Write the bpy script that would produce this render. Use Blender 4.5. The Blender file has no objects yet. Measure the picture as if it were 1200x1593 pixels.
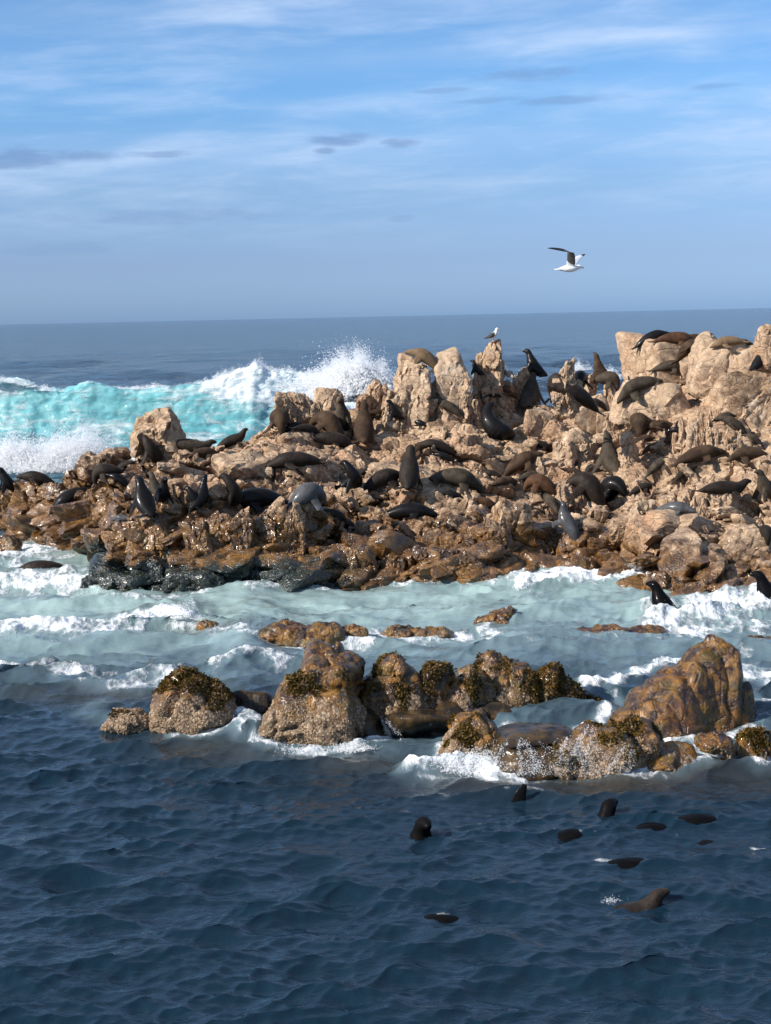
import bpy, bmesh, math, random
import numpy as np
from mathutils import Vector, Matrix, Euler
from mathutils.bvhtree import BVHTree

random.seed(7)
rng = np.random.default_rng(7)
R = math.radians
scene = bpy.context.scene
COL = scene.collection

# ------------------------------------------------------------------ camera
W_, H_, F_ = 1200.0, 1593.0, 2400.0
CAM_Z = 7.0
PITCH = math.atan(305.5 / F_)
ROLL = math.atan(26.0 / 1200.0)
cam_d = bpy.data.cameras.new('camera')
cam = bpy.data.objects.new('camera', cam_d); COL.objects.link(cam)
cam_d.sensor_fit = 'VERTICAL'; cam_d.sensor_height = 24.0
cam_d.lens = 24.0 * F_ / H_
cam_d.clip_start = 0.1; cam_d.clip_end = 60000
CM = Matrix.Rotation(math.pi / 2 - PITCH, 3, 'X') @ Matrix.Rotation(-ROLL, 3, 'Z')
cam.matrix_world = Matrix.Translation((0, 0, CAM_Z)) @ CM.to_4x4()
scene.camera = cam
CAMP = Vector((0, 0, CAM_Z))

def ray(px, py):
    return (CM @ Vector(((px - W_ / 2) / F_, -(py - H_ / 2) / F_, -1))).normalized()
def at_depth(px, py, d):
    v = ray(px, py); return CAMP + v * (d / v.y)
def on_z(px, py, z=0.0):
    v = ray(px, py); return CAMP + v * ((z - CAM_Z) / v.z)
CMI = np.array(CM.inverted())
def project(P):
    q = (np.asarray(P, float) - np.array(CAMP)) @ CMI.T
    return W_ / 2 - q[..., 0] / q[..., 2] * F_, H_ / 2 + q[..., 1] / q[..., 2] * F_

# ------------------------------------------------------------------ world, sun, exposure
SUN_DIR = Vector((-0.80, -0.37, 0.56)).normalized()          # towards the sun
sun_el = math.asin(SUN_DIR.z); sun_az = math.atan2(SUN_DIR.x, SUN_DIR.y)
SKY_STRENGTH = 0.09
SUN_STRENGTH = 4.8
EXPOSURE = 0.62

class NT:
    def __init__(s, tree): s.t = tree; s.n = tree.nodes; s.l = tree.links
    def new(s, typ, **kw):
        n = s.n.new(typ)
        for k, v in kw.items(): setattr(n, k, v)
        return n
    def put(s, sock, v):
        if v is None: return
        if hasattr(v, 'is_output'): s.l.new(v, sock)
        else:
            try: sock.default_value = v
            except Exception:
                sock.default_value = (*v, 1.0) if len(v) == 3 else v
    def math(s, op, a, b=None, c=None, clamp=False):
        n = s.new('ShaderNodeMath', operation=op, use_clamp=clamp)
        s.put(n.inputs[0], a); s.put(n.inputs[1], b); s.put(n.inputs[2], c)
        return n.outputs[0]
    def vmath(s, op, a, b=None):
        n = s.new('ShaderNodeVectorMath', operation=op)
        s.put(n.inputs[0], a)
        if b is not None: s.put(n.inputs[1], b)
        return n.outputs['Value'] if op in ('LENGTH', 'DOT_PRODUCT', 'DISTANCE') else n.outputs[0]
    def mix(s, f, a, b, mode='MIX'):
        n = s.new('ShaderNodeMix', data_type='RGBA', blend_type=mode); n.clamp_factor = True
        s.put(n.inputs[0], f); s.put(n.inputs[6], a); s.put(n.inputs[7], b)
        return n.outputs[2]
    def mixf(s, f, a, b):
        n = s.new('ShaderNodeMix', data_type='FLOAT'); s.put(n.inputs[0], f); s.put(n.inputs[2], a); s.put(n.inputs[3], b)
        return n.outputs[0]
    def noise(s, vec, scale, detail=4, rough=0.55, dist=0.0, col=False):
        n = s.new('ShaderNodeTexNoise'); s.put(n.inputs['Vector'], vec)
        n.inputs['Scale'].default_value = scale; n.inputs['Detail'].default_value = detail
        n.inputs['Roughness'].default_value = rough; n.inputs['Distortion'].default_value = dist
        return n.outputs['Color' if col else 0]
    def vor(s, vec, scale, feature='F1', out='Distance', rnd=1.0):
        n = s.new('ShaderNodeTexVoronoi', feature=feature); s.put(n.inputs['Vector'], vec)
        n.inputs['Scale'].default_value = scale; n.inputs['Randomness'].default_value = rnd
        return n.outputs[out]
    def step(s, v, lo, hi, a=0.0, b=1.0):
        n = s.new('ShaderNodeMapRange', interpolation_type='SMOOTHSTEP')
        s.put(n.inputs[0], v); s.put(n.inputs[1], lo); s.put(n.inputs[2], hi); s.put(n.inputs[3], a); s.put(n.inputs[4], b)
        return n.outputs[0]
    def lin(s, v, lo, hi, a=0.0, b=1.0):
        n = s.new('ShaderNodeMapRange')
        s.put(n.inputs[0], v); s.put(n.inputs[1], lo); s.put(n.inputs[2], hi); s.put(n.inputs[3], a); s.put(n.inputs[4], b)
        return n.outputs[0]
    def attr(s, name):
        return s.new('ShaderNodeAttribute', attribute_name=name).outputs['Fac']
    def sep(s, v):
        n = s.new('ShaderNodeSeparateXYZ'); s.put(n.inputs[0], v); return n.outputs
    def comb(s, x, y, z):
        n = s.new('ShaderNodeCombineXYZ'); s.put(n.inputs[0], x); s.put(n.inputs[1], y); s.put(n.inputs[2], z); return n.outputs[0]
    def bump(s, h, strength=0.5, dist=0.02, normal=None):
        n = s.new('ShaderNodeBump'); n.inputs['Strength'].default_value = strength; n.inputs['Distance'].default_value = dist
        s.put(n.inputs['Height'], h)
        if normal is not None: s.put(n.inputs['Normal'], normal)
        return n.outputs[0]

def build_world():
    w = bpy.data.worlds.new('World'); scene.world = w; w.use_nodes = True
    t = NT(w.node_tree); t.n.clear()
    out = t.new('ShaderNodeOutputWorld'); bg = t.new('ShaderNodeBackground')
    t.l.new(bg.outputs[0], out.inputs[0]); bg.inputs[1].default_value = SKY_STRENGTH
    sky = t.new('ShaderNodeTexSky', sky_type='NISHITA'); sky.sun_disc = False
    sky.sun_elevation = sun_el; sky.sun_rotation = sun_az
    sky.altitude = 0; sky.air_density = 1.0; sky.dust_density = 0.6; sky.ozone_density = 1.5
    g = t.new('ShaderNodeTexCoord').outputs['Generated']
    x, y, z = t.sep(g)
    el = t.math('MULTIPLY', t.math('ARCSINE', z), 180 / math.pi)
    az = t.math('MULTIPLY', t.math('ARCTAN2', x, y), 180 / math.pi)
    # marine haze tint near the horizon, clean blue higher up
    rp = t.new('ShaderNodeValToRGB'); cr = rp.color_ramp; t.put(rp.inputs[0], t.math('DIVIDE', el, 40.0, clamp=True))
    stops = [(0.0, (.43, .72, 1.52)), (2.1, (.43, .595, 1.13)), (4.6, (.49, .66, 1.04)), (8.0, (.50, .79, 1.16)), (12.0, (.54, .80, 1.10)), (36.0, (.70, .85, 1.0))]
    while len(cr.elements) < len(stops): cr.elements.new(0.5)
    for e_, (q, c_) in zip(cr.elements, stops): e_.position = q / 40; e_.color = (c_[0] / 2, c_[1] / 2, c_[2] / 2, 1)
    tint = t.vmath('SCALE', rp.outputs[0]); tint.node.inputs['Scale'].default_value = 2.0
    base = t.mix(1.0, sky.outputs[0], tint, 'MULTIPLY')
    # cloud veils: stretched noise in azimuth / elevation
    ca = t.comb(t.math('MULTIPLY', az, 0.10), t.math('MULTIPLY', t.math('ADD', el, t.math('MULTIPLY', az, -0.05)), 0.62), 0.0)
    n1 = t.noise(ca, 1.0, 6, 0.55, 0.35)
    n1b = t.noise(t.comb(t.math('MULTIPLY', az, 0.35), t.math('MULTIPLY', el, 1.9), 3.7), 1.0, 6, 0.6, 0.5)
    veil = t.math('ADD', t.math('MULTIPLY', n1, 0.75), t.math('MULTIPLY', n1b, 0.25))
    band = t.math('MULTIPLY', t.step(el, 1.5, 5.0), t.step(el, 75.0, 30.0))  # veils carried on well above the frame for lighter water reflections
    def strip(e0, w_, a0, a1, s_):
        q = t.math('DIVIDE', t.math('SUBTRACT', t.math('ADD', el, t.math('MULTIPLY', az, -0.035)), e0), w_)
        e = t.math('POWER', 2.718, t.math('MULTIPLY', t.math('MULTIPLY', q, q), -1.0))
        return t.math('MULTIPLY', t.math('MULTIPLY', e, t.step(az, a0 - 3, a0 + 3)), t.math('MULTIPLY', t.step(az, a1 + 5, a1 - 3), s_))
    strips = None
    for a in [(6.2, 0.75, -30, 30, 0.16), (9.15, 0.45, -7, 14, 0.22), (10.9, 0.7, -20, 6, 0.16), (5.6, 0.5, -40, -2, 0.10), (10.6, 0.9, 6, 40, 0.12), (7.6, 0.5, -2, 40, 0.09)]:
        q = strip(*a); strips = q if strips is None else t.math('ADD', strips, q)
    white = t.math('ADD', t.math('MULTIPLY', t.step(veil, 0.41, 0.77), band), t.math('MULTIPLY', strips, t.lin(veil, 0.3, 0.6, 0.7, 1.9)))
    white = t.math('ADD', white, t.math('MULTIPLY', t.step(el, 9.0, 26.0), t.math('MULTIPLY', n1, 0.65)))  # extra veil, mostly unseen above the frame, added to brighten the water's reflections
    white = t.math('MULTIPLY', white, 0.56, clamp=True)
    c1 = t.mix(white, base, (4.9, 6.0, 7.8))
    # small blue-grey puffs
    wob = t.math('MULTIPLY', t.math('SUBTRACT', t.noise(t.comb(t.math('MULTIPLY', az, 0.9), t.math('MULTIPLY', el, 3.2), 1.3), 1.0, 5, 0.6), 0.5), 2.6)
    tot = None
    for px, py, wx, wy, s_ in [(534, 217, 52, 11, 1), (622, 222, 32, 8, .9), (505, 235, 18, 6, .9), (35, 246, 75, 17, 1), (140, 244, 48, 9, .9),
                              (245, 240, 58, 6, .8), (830, 116, 85, 11, .7), (880, 156, 85, 7, .7), (690, 141, 45, 5, .55), (760, 156, 60, 5, .5),
                              (1110, 134, 40, 5, .5), (230, 338, 190, 12, .45), (90, 388, 90, 12, .35), (625, 340, 25, 6, .4)]:
        v = ray(px, py); a0 = math.degrees(math.atan2(v.x, v.y)); e0 = math.degrees(math.asin(v.z)); k = math.degrees(1 / F_)
        dx = t.math('DIVIDE', t.math('SUBTRACT', az, a0), wx * k)
        dy = t.math('DIVIDE', t.math('SUBTRACT', t.math('ADD', el, t.math('MULTIPLY', t.math('SUBTRACT', az, a0), -0.021)), e0), wy * k)
        d = t.math('ADD', t.math('MULTIPLY', dx, dx), t.math('MULTIPLY', dy, dy))
        m = t.math('MULTIPLY', t.step(t.math('ADD', d, wob), 1.3, -0.1), s_)
        tot = m if tot is None else t.math('MAXIMUM', tot, m)
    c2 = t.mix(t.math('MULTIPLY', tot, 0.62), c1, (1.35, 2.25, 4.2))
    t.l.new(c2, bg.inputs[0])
build_world()

sd = bpy.data.lights.new('sun', 'SUN'); sd.energy = SUN_STRENGTH; sd.angle = R(0.53); sd.color = (1.0, 0.93, 0.84)
sun = bpy.data.objects.new('sun', sd); COL.objects.link(sun)
sun.rotation_euler = SUN_DIR.to_track_quat('Z', 'Y').to_euler()
vs = scene.view_settings
vs.view_transform = 'Standard'; vs.look = 'None'; vs.exposure = EXPOSURE; vs.gamma = 1.0; vs.use_curve_mapping = False
scene.render.engine = 'CYCLES'
try:
    scene.cycles.use_denoising = True; scene.cycles.max_bounces = 6; scene.cycles.diffuse_bounces = 3; scene.cycles.transparent_max_bounces = 16
    scene.cycles.glossy_bounces = 3; scene.cycles.transmission_bounces = 3; scene.cycles.sample_clamp_indirect = 6.0
    scene.cycles.caustics_reflective = False; scene.cycles.caustics_refractive = False
except Exception: pass

# ------------------------------------------------------------------ numpy noise
_perm = np.random.default_rng(3).permutation(256).astype(np.int64)
def _h(ix, iy, iz, s=0):
    return _perm[(_perm[(_perm[(ix + s * 17) & 255] + iy) & 255] + iz) & 255]
_G = np.array([(1,1,0),(-1,1,0),(1,-1,0),(-1,-1,0),(1,0,1),(-1,0,1),(1,0,-1),(-1,0,-1),(0,1,1),(0,-1,1),(0,1,-1),(0,-1,-1),(1,1,0),(0,-1,1),(-1,1,0),(0,-1,-1)], float)
def perlin(P, s=0):
    P = np.asarray(P, float); i = np.floor(P).astype(np.int64); f = P - i
    u = f * f * f * (f * (f * 6 - 15) + 10)
    def g(dx, dy, dz):
        gr = _G[_h(i[:, 0] + dx, i[:, 1] + dy, i[:, 2] + dz, s) & 15]
        return gr[:, 0] * (f[:, 0] - dx) + gr[:, 1] * (f[:, 1] - dy) + gr[:, 2] * (f[:, 2] - dz)
    L = lambda a, b, t: a + (b - a) * t
    x00 = L(g(0,0,0), g(1,0,0), u[:,0]); x10 = L(g(0,1,0), g(1,1,0), u[:,0])
    x01 = L(g(0,0,1), g(1,0,1), u[:,0]); x11 = L(g(0,1,1), g(1,1,1), u[:,0])
    return L(L(x00, x10, u[:,1]), L(x01, x11, u[:,1]), u[:,2])
def fbm(P, oct=4, s=0, gain=0.5, ridged=False):
    a, tot, out, P = 1.0, 0.0, 0.0, np.asarray(P, float)
    for o in range(oct):
        n = perlin(P, s + o)
        out = out + a * (1 - 2 * np.abs(n) if ridged else n); tot += a; a *= gain; P = P * 2.03 + 11.7
    return out / tot
def vor3(P, s=0):
    """F1, F2-F1, cell hash (three randoms per cell)"""
    i = np.floor(P).astype(np.int64)
    F1 = np.full(len(P), 9.0); F2 = np.full(len(P), 9.0); hid = np.zeros(len(P), np.int64); C = np.zeros((len(P), 3))
    for dx in (-1, 0, 1):
        for dy in (-1, 0, 1):
            for dz in (-1, 0, 1):
                h = _h(i[:,0]+dx, i[:,1]+dy, i[:,2]+dz, s)
                c = np.stack([i[:,0]+dx + _perm[h] / 256.0, i[:,1]+dy + _perm[(h+85) & 255] / 256.0, i[:,2]+dz + _perm[(h+170) & 255] / 256.0], 1)
                d = ((P - c) ** 2).sum(1) ** 0.5
                m = d < F1
                F2 = np.where(m, F1, np.minimum(F2, d)); F1 = np.where(m, d, F1); hid = np.where(m, h, hid); C[m] = c[m]
    return F1, F2 - F1, hid, C
def hr(hid, k):                                     # -1..1 random for a cell
    return _perm[(hid * 3 + k * 71) & 255] / 127.5 - 1
def sstep(a, b, x):
    t = np.clip((x - a) / (b - a), 0, 1); return t * t * (3 - 2 * t)

# ------------------------------------------------------------------ mesh helpers
def mesh_np(name, V, Fc, smooth=True, crease=0):
    V = np.asarray(V, np.float32); Fc = np.asarray(Fc, np.int32)
    me = bpy.data.meshes.new(name); n, k = Fc.shape
    me.vertices.add(len(V)); me.vertices.foreach_set('co', V.ravel())
    me.loops.add(n * k); me.loops.foreach_set('vertex_index', Fc.ravel())
    me.polygons.add(n); me.polygons.foreach_set('loop_start', np.arange(0, n * k, k, dtype=np.int32))
    try: me.polygons.foreach_set('loop_total', np.full(n, k, np.int32))
    except Exception: pass
    me.polygons.foreach_set('use_smooth', np.full(n, smooth, bool))
    me.update(calc_edges=True); me.validate()
    if crease: me.set_sharp_from_angle(angle=R(crease))
    return me
def add_attr(me, name, vals):
    a = me.attributes.new(name, 'FLOAT', 'POINT'); a.data.foreach_set('value', np.asarray(vals, np.float32))
def link(name, me, mat=None, parent=None, loc=None):
    o = bpy.data.objects.new(name, me); COL.objects.link(o)
    if mat and me and not me.materials: me.materials.append(mat)
    if parent: o.parent = parent
    if loc is not None: o.location = loc
    return o
def tag(o, label=None, cat=None, group=None, kind=None):
    if label: o['label'] = label
    if cat: o['category'] = cat
    if group: o['group'] = group
    if kind: o['kind'] = kind
    return o
def grid_faces(r, c):
    i = np.arange(r * c).reshape(r, c)
    return np.stack([i[:-1, :-1], i[:-1, 1:], i[1:, 1:], i[1:, :-1]], -1).reshape(-1, 4)
_ico = {}
def ico(level):
    if level not in _ico:
        bm = bmesh.new(); bmesh.ops.create_icosphere(bm, subdivisions=level, radius=1.0)
        _ico[level] = (np.array([v.co[:] for v in bm.verts]), np.array([[v.index for v in f.verts] for f in bm.faces])); bm.free()
    return _ico[level]
def rot_z(P, a):
    c, s = math.cos(a), math.sin(a); return np.stack([P[:,0]*c - P[:,1]*s, P[:,0]*s + P[:,1]*c, P[:,2]], 1)

# ------------------------------------------------------------------ materials
def new_mat(name):
    m = bpy.data.materials.new(name); m.use_nodes = True
    t = NT(m.node_tree); b = t.n['Principled BSDF']; return m, t, b

def mat_rock():
    m, t, b = new_mat('islet_rock')
    pos = t.new('ShaderNodeNewGeometry').outputs['Position']
    rnd = t.new('ShaderNodeObjectInfo').outputs['Random']
    x, y, z = t.sep(pos)
    n1 = t.noise(pos, 0.55, 5, 0.6); n2 = t.noise(pos, 3.0, 6, 0.62, 0.6); n3 = t.noise(pos, 17, 5, 0.65); n4 = t.noise(pos, 60, 3, 0.6)
    stain = t.noise(t.vmath('MULTIPLY', pos, (3.0, 3.0, 0.7)), 1.0, 5, 0.6, 0.8)
    dry = t.mix(t.step(n2, 0.33, 0.68), (0.275, 0.172, 0.100), (0.505, 0.362, 0.236))
    dry = t.mix(t.step(n1, 0.48, 0.66, 0, 0.75), dry, (0.345, 0.198, 0.112))
    dry = t.mix(t.step(rnd, 0.4, 1.0, 0, 0.5), dry, (0.485, 0.36, 0.245))
    dry = t.mix(t.step(stain, 0.60, 0.76, 0, 0.65), dry, (0.60, 0.53, 0.44))
    dry = t.mix(t.step(stain, 0.40, 0.24, 0, 0.7), dry, (0.19, 0.120, 0.075))
    dry = t.mix(t.step(n3, 0.62, 0.80, 0, 0.4), dry, (0.17, 0.115, 0.08))
    grime = t.noise(t.vmath('MULTIPLY', pos, (1.0, 1.0, 1.5)), 1.7, 7, 0.68, 0.7)
    dry = t.mix(t.step(grime, 0.52, 0.68, 0, 0.5), dry, (0.125, 0.080, 0.050))
    wet = t.mix(t.step(n2, 0.34, 0.66), (0.055, 0.027, 0.010), (0.210, 0.102, 0.030))
    wet = t.mix(t.step(n1, 0.50, 0.66, 0, 0.75), wet, (0.235, 0.115, 0.024))
    wet = t.mix(t.step(n3, 0.56, 0.74, 0, 0.7), wet, (0.040, 0.024, 0.013))
    wet = t.mix(t.step(n4, 0.64, 0.76, 0, 0.25), wet, (0.36, 0.27, 0.17))
    zw = t.lin(x, -9.0, 9.0, 2.65, 0.85)
    zz = t.math('ADD', z, t.math('MULTIPLY', t.math('SUBTRACT', t.math('ADD', n1, t.math('MULTIPLY', n2, 0.8)), 0.9), 2.2))
    wm = t.step(t.math('SUBTRACT', zz, zw), 0.45, -0.35)
    mus_h = t.math('ADD', z, t.math('MULTIPLY', t.math('SUBTRACT', n2, 0.5), 1.2))
    mm = t.math('MULTIPLY', t.step(mus_h, 0.95, 0.60), t.math('MULTIPLY', t.step(x, 0.5, -2.5), t.step(x, -9.5, -8.0)))
    mus = t.mix(t.step(n3, 0.4, 0.7), (0.010, 0.014, 0.011), (0.045, 0.055, 0.040))
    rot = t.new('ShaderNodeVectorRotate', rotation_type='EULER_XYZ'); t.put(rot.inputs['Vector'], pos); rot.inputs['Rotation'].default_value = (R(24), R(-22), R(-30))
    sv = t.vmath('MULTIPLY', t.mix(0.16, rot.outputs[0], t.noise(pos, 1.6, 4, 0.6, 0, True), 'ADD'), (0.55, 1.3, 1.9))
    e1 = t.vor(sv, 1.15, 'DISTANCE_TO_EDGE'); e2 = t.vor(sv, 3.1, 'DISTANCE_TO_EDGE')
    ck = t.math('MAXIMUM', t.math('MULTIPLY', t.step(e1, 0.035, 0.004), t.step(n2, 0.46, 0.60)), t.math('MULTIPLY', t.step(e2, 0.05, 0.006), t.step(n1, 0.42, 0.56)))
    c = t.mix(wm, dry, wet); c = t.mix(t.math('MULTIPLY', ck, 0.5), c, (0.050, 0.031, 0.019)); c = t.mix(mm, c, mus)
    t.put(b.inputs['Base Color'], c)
    ro = t.mixf(wm, 0.88, t.lin(n3, 0.3, 0.75, 0.10, 0.45))
    t.put(b.inputs['Roughness'], ro)
    t.put(b.inputs['Coat Weight'], t.math('MULTIPLY', wm, 0.7)); b.inputs['Coat Roughness'].default_value = 0.09; b.inputs['Coat IOR'].default_value = 1.34
    t.put(b.inputs['Coat Normal'], t.bump(n2, 0.6, 0.06))
    b.inputs['Specular IOR Level'].default_value = 0.5
    def facet(sc, w_):
        vv = t.vmath('MULTIPLY', t.mix(w_, pos, t.noise(pos, sc * .6, 3, 0.5, 0, True), 'ADD'), (1.0, 1.0, 1.35))
        n_ = t.new('ShaderNodeTexVoronoi'); t.put(n_.inputs['Vector'], vv); n_.inputs['Scale'].default_value = sc
        q = t.vmath('SUBTRACT', vv, n_.outputs['Position'])
        return t.vmath('DOT_PRODUCT', q, t.vmath('SUBTRACT', n_.outputs['Color'], (.5, .5, .5)))
    fac = t.math('ADD', t.math('MULTIPLY', facet(1.5, .15), 1.0), t.math('MULTIPLY', facet(4.6, .08), 1.0))
    crack = t.step(t.vor(t.vmath('MULTIPLY', t.mix(0.25, pos, t.noise(pos, 1.4, 3, 0.5, 0, True), 'ADD'), (1.0, 1.0, 1.6)), 2.6, 'DISTANCE_TO_EDGE'), 0.0, 0.035)
    hgt = t.math('ADD', t.math('MULTIPLY', n2, 1.5), t.math('ADD', t.math('MULTIPLY', n3, 0.75), t.math('MULTIPLY', n4, 0.22)))
    hgt = t.math('ADD', hgt, t.math('MULTIPLY', crack, 0.3))
    hgt = t.math('SUBTRACT', hgt, t.math('MULTIPLY', ck, 1.2))
    t.put(b.inputs['Normal'], t.bump(fac, 0.30, 1.0, t.bump(hgt, 0.6, 0.05)))
    return m
def mat_reef():
    m, t, b = new_mat('reef_rock')
    pos = t.new('ShaderNodeNewGeometry').outputs['Position']; x, y, z = t.sep(pos)
    n1 = t.noise(pos, 1.3, 5, 0.6); n2 = t.noise(pos, 5.5, 6, 0.62, 0.4); n3 = t.noise(pos, 26, 5, 0.65); n4 = t.noise(pos, 75, 3, 0.6)
    top = t.mix(t.step(n2, 0.40, 0.64), (0.030, 0.012, 0.003), (0.225, 0.100, 0.010))
    top = t.mix(t.step(n1, 0.54, 0.70, 0, 0.6), top, (0.095, 0.030, 0.010))
    top = t.mix(t.step(n3, 0.58, 0.74, 0, 0.7), top, (0.028, 0.014, 0.007))
    v = t.vor(pos, 21.0); vc = t.new('ShaderNodeTexVoronoi'); t.put(vc.inputs['Vector'], pos); vc.inputs['Scale'].default_value = 21.0
    cellr = t.sep(vc.outputs['Color'])[0]
    barn = t.mix(t.step(cellr, 0.15, 0.95), (0.175, 0.103, 0.050), (0.385, 0.280, 0.175))
    barn = t.mix(t.step(v, 0.35, 0.70), barn, (0.120, 0.075, 0.042))
    barn = t.mix(t.step(n2, 0.57, 0.66, 0, 0.8), barn, (0.050, 0.030, 0.013))
    zz = t.math('ADD', z, t.math('MULTIPLY', t.math('SUBTRACT', t.math('ADD', n1, n2), 1.0), 1.3))
    top = t.mix(t.step(t.noise(pos, 2.4, 4, 0.6), 0.52, 0.64, 0, 0.7), top, (0.085, 0.058, 0.008))
    lvl = t.new('ShaderNodeAttribute', attribute_type='OBJECT', attribute_name='crust_height').outputs['Fac']
    bm_ = t.step(t.math('SUBTRACT', zz, lvl), 0.14, -0.14)
    wetlow = t.step(t.math('ADD', z, t.math('MULTIPLY', n2, 0.2)), 0.22, 0.02)
    c = t.mix(bm_, top, barn); c = t.mix(t.math('MULTIPLY', wetlow, 0.75), c, (0.055, 0.035, 0.018))
    t.put(b.inputs['Base Color'], c)
    t.put(b.inputs['Coat Weight'], t.math('SUBTRACT', 0.50, t.math('MULTIPLY', bm_, 0.35))); b.inputs['Coat Roughness'].default_value = 0.07; b.inputs['Coat IOR'].default_value = 1.34
    t.put(b.inputs['Coat Normal'], t.bump(n2, 0.5, 0.05))
    t.put(b.inputs['Roughness'], t.mixf(bm_, t.lin(n3, 0.3, 0.7, 0.05, 0.30), 0.5))
    hgt = t.math('ADD', n2, t.math('ADD', t.math('MULTIPLY', n3, 0.7), t.math('MULTIPLY', n4, 0.2)))
    hgt = t.math('SUBTRACT', hgt, t.math('MULTIPLY', t.math('MULTIPLY', v, bm_), 0.6))
    hgt = t.math('SUBTRACT', hgt, t.math('MULTIPLY', t.step(t.vor(t.mix(.2, pos, t.noise(pos, 2.0, 3, .6, 0, True), 'ADD'), 2.2, 'DISTANCE_TO_EDGE'), .05, .0), 0.35))
    t.put(b.inputs['Normal'], t.bump(hgt, 0.85, 0.045))
    return m
def mat_sea():
    m, t, b = new_mat('sea_water')
    pos = t.new('ShaderNodeNewGeometry').outputs['Position']; x, y, z = t.sep(pos)
    foam = t.attr('foam'); milk = t.attr('milk'); shoal = t.attr('shoal'); far = t.attr('far')
    deep = t.mix(far, (0.0055, 0.0185, 0.0320), (0.052, 0.092, 0.140))  # far water paler: distance haze put into the base colour
    nl = t.noise(pos, 0.6, 4, 0.6)
    mk = t.mix(t.lin(y, 29.0, 36.5), (0.160, 0.235, 0.270), (0.275, 0.375, 0.362))
    c = t.mix(t.math('MULTIPLY', milk, t.lin(t.math('ADD', t.math('MULTIPLY', nl, .5), t.math('MULTIPLY', t.noise(t.vmath('MULTIPLY', pos, (.5, 1.3, 1.0)), 1.0, 5, .6, .6), .5)), 0.36, 0.62, 0.42, 1.1), clamp=True), deep, mk)
    c = t.mix(t.math('MULTIPLY', shoal, t.lin(nl, 0.3, 0.65, 0.25, 0.7)), c, (0.062, 0.046, 0.024))
    # foam: lacy breakup
    wp = t.mix(0.22, pos, t.noise(pos, 2.2, 4, 0.6, 0, True), 'ADD')
    wp = t.vmath('MULTIPLY', wp, (0.75, 0.5, 1.0))
    lace = t.vor(wp, 3.2, 'SMOOTH_F1'); lace2 = t.vor(wp, 9.0, 'F1')
    fb = t.noise(t.vmath('MULTIPLY', pos, (1.0, 0.55, 1.0)), 3.5, 7, 0.68, 0.6)
    pat = t.math('ADD', t.math('MULTIPLY', lace, 0.45), t.math('ADD', t.math('MULTIPLY', lace2, 0.25), t.math('MULTIPLY', fb, 0.75)))
    fm = t.step(pat, t.math('SUBTRACT', 1.22, t.math('MULTIPLY', foam, 0.84)), t.math('SUBTRACT', 1.56, t.math('MULTIPLY', foam, 0.84)))
    fm = t.math('MULTIPLY', fm, t.step(foam, 0.02, 0.2))
    fm = t.math('MULTIPLY', fm, 0.97)
    c = t.mix(fm, c, (0.86, 0.89, 0.91))
    t.put(b.inputs['Base Color'], c)
    b.inputs['IOR'].default_value = 1.333
    rough = t.mixf(fm, t.mixf(far, 0.02, 0.13), 0.85)
    t.put(b.inputs['Roughness'], rough)
    b.inputs['Specular IOR Level'].default_value = 0.5
    near = t.math('SUBTRACT', 1.0, far)
    r1 = t.noise(t.vmath('MULTIPLY', pos, (0.5, 1.0, 1.0)), 7.0, 4, 0.6, 0.9)
    r2 = t.noise(t.vmath('MULTIPLY', pos, (0.30, 0.42, 1.0)), 1.0, 6, 0.66, 0.5)
    r3 = t.noise(t.vmath('MULTIPLY', pos, (0.04, 0.07, 1.0)), 1.0, 5, 0.6, 0.4)
    h = t.math('ADD', t.math('MULTIPLY', r1, t.math('MULTIPLY', near, 0.020)), t.math('MULTIPLY', far, t.math('ADD', t.math('MULTIPLY', r2, 3.2), t.math('MULTIPLY', r3, 9.0))))
    h = t.math('ADD', h, t.math('MULTIPLY', t.math('MULTIPLY', fm, fb), 0.10))
    t.put(b.inputs['Normal'], t.bump(h, 1.0, 1.0))
    return m
def mat_wave():
    m, t, b = new_mat('breaker_water')
    pos = t.new('ShaderNodeNewGeometry').outputs['Position']
    foam = t.attr('foam'); thin = t.attr('thin')
    n = t.noise(t.vmath('MULTIPLY', pos, (0.35, 0.5, 1.1)), 1.0, 5, 0.6, 0.6)
    c = t.mix(t.step(thin, 0.0, 0.9), (0.040, 0.155, 0.190), (0.135, 0.345, 0.370))
    c = t.mix(t.step(n, 0.42, 0.68, 0, 0.55), c, (0.15, 0.46, 0.49))
    wp = t.vmath('MULTIPLY', t.mix(0.5, pos, t.noise(pos, 0.9, 4, 0.6, 0, True), 'ADD'), (0.24, 0.55, 1.15))
    lace = t.vor(wp, 1.5, 'SMOOTH_F1'); lace2 = t.vor(wp, 4.4, 'F1')
    fb = t.noise(t.vmath('MULTIPLY', pos, (0.55, 0.8, 1.3)), 1.4, 7, 0.7, 0.6)
    pat = t.math('ADD', t.math('MULTIPLY', lace, 0.40), t.math('ADD', t.math('MULTIPLY', lace2, 0.25), t.math('MULTIPLY', fb, 0.80)))
    fm = t.step(pat, t.math('SUBTRACT', 1.10, t.math('MULTIPLY', foam, .84)), t.math('SUBTRACT', 1.56, t.math('MULTIPLY', foam, .84)))
    c = t.mix(t.math('MULTIPLY', fm, 0.90), c, (0.86, 0.90, 0.92))
    t.put(b.inputs['Base Color'], c)
    t.put(b.inputs['Roughness'], t.mixf(fm, 0.07, 0.85)); b.inputs['IOR'].default_value = 1.333
    r1 = t.noise(t.vmath('MULTIPLY', pos, (0.7, 1.0, 1.6)), 1.6, 6, 0.65, 0.5)
    t.put(b.inputs['Normal'], t.bump(t.math('ADD', t.math('MULTIPLY', r1, 0.13), t.math('MULTIPLY', t.math('MULTIPLY', fm, fb), 0.22)), 0.9, 1.0))
    return m
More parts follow.
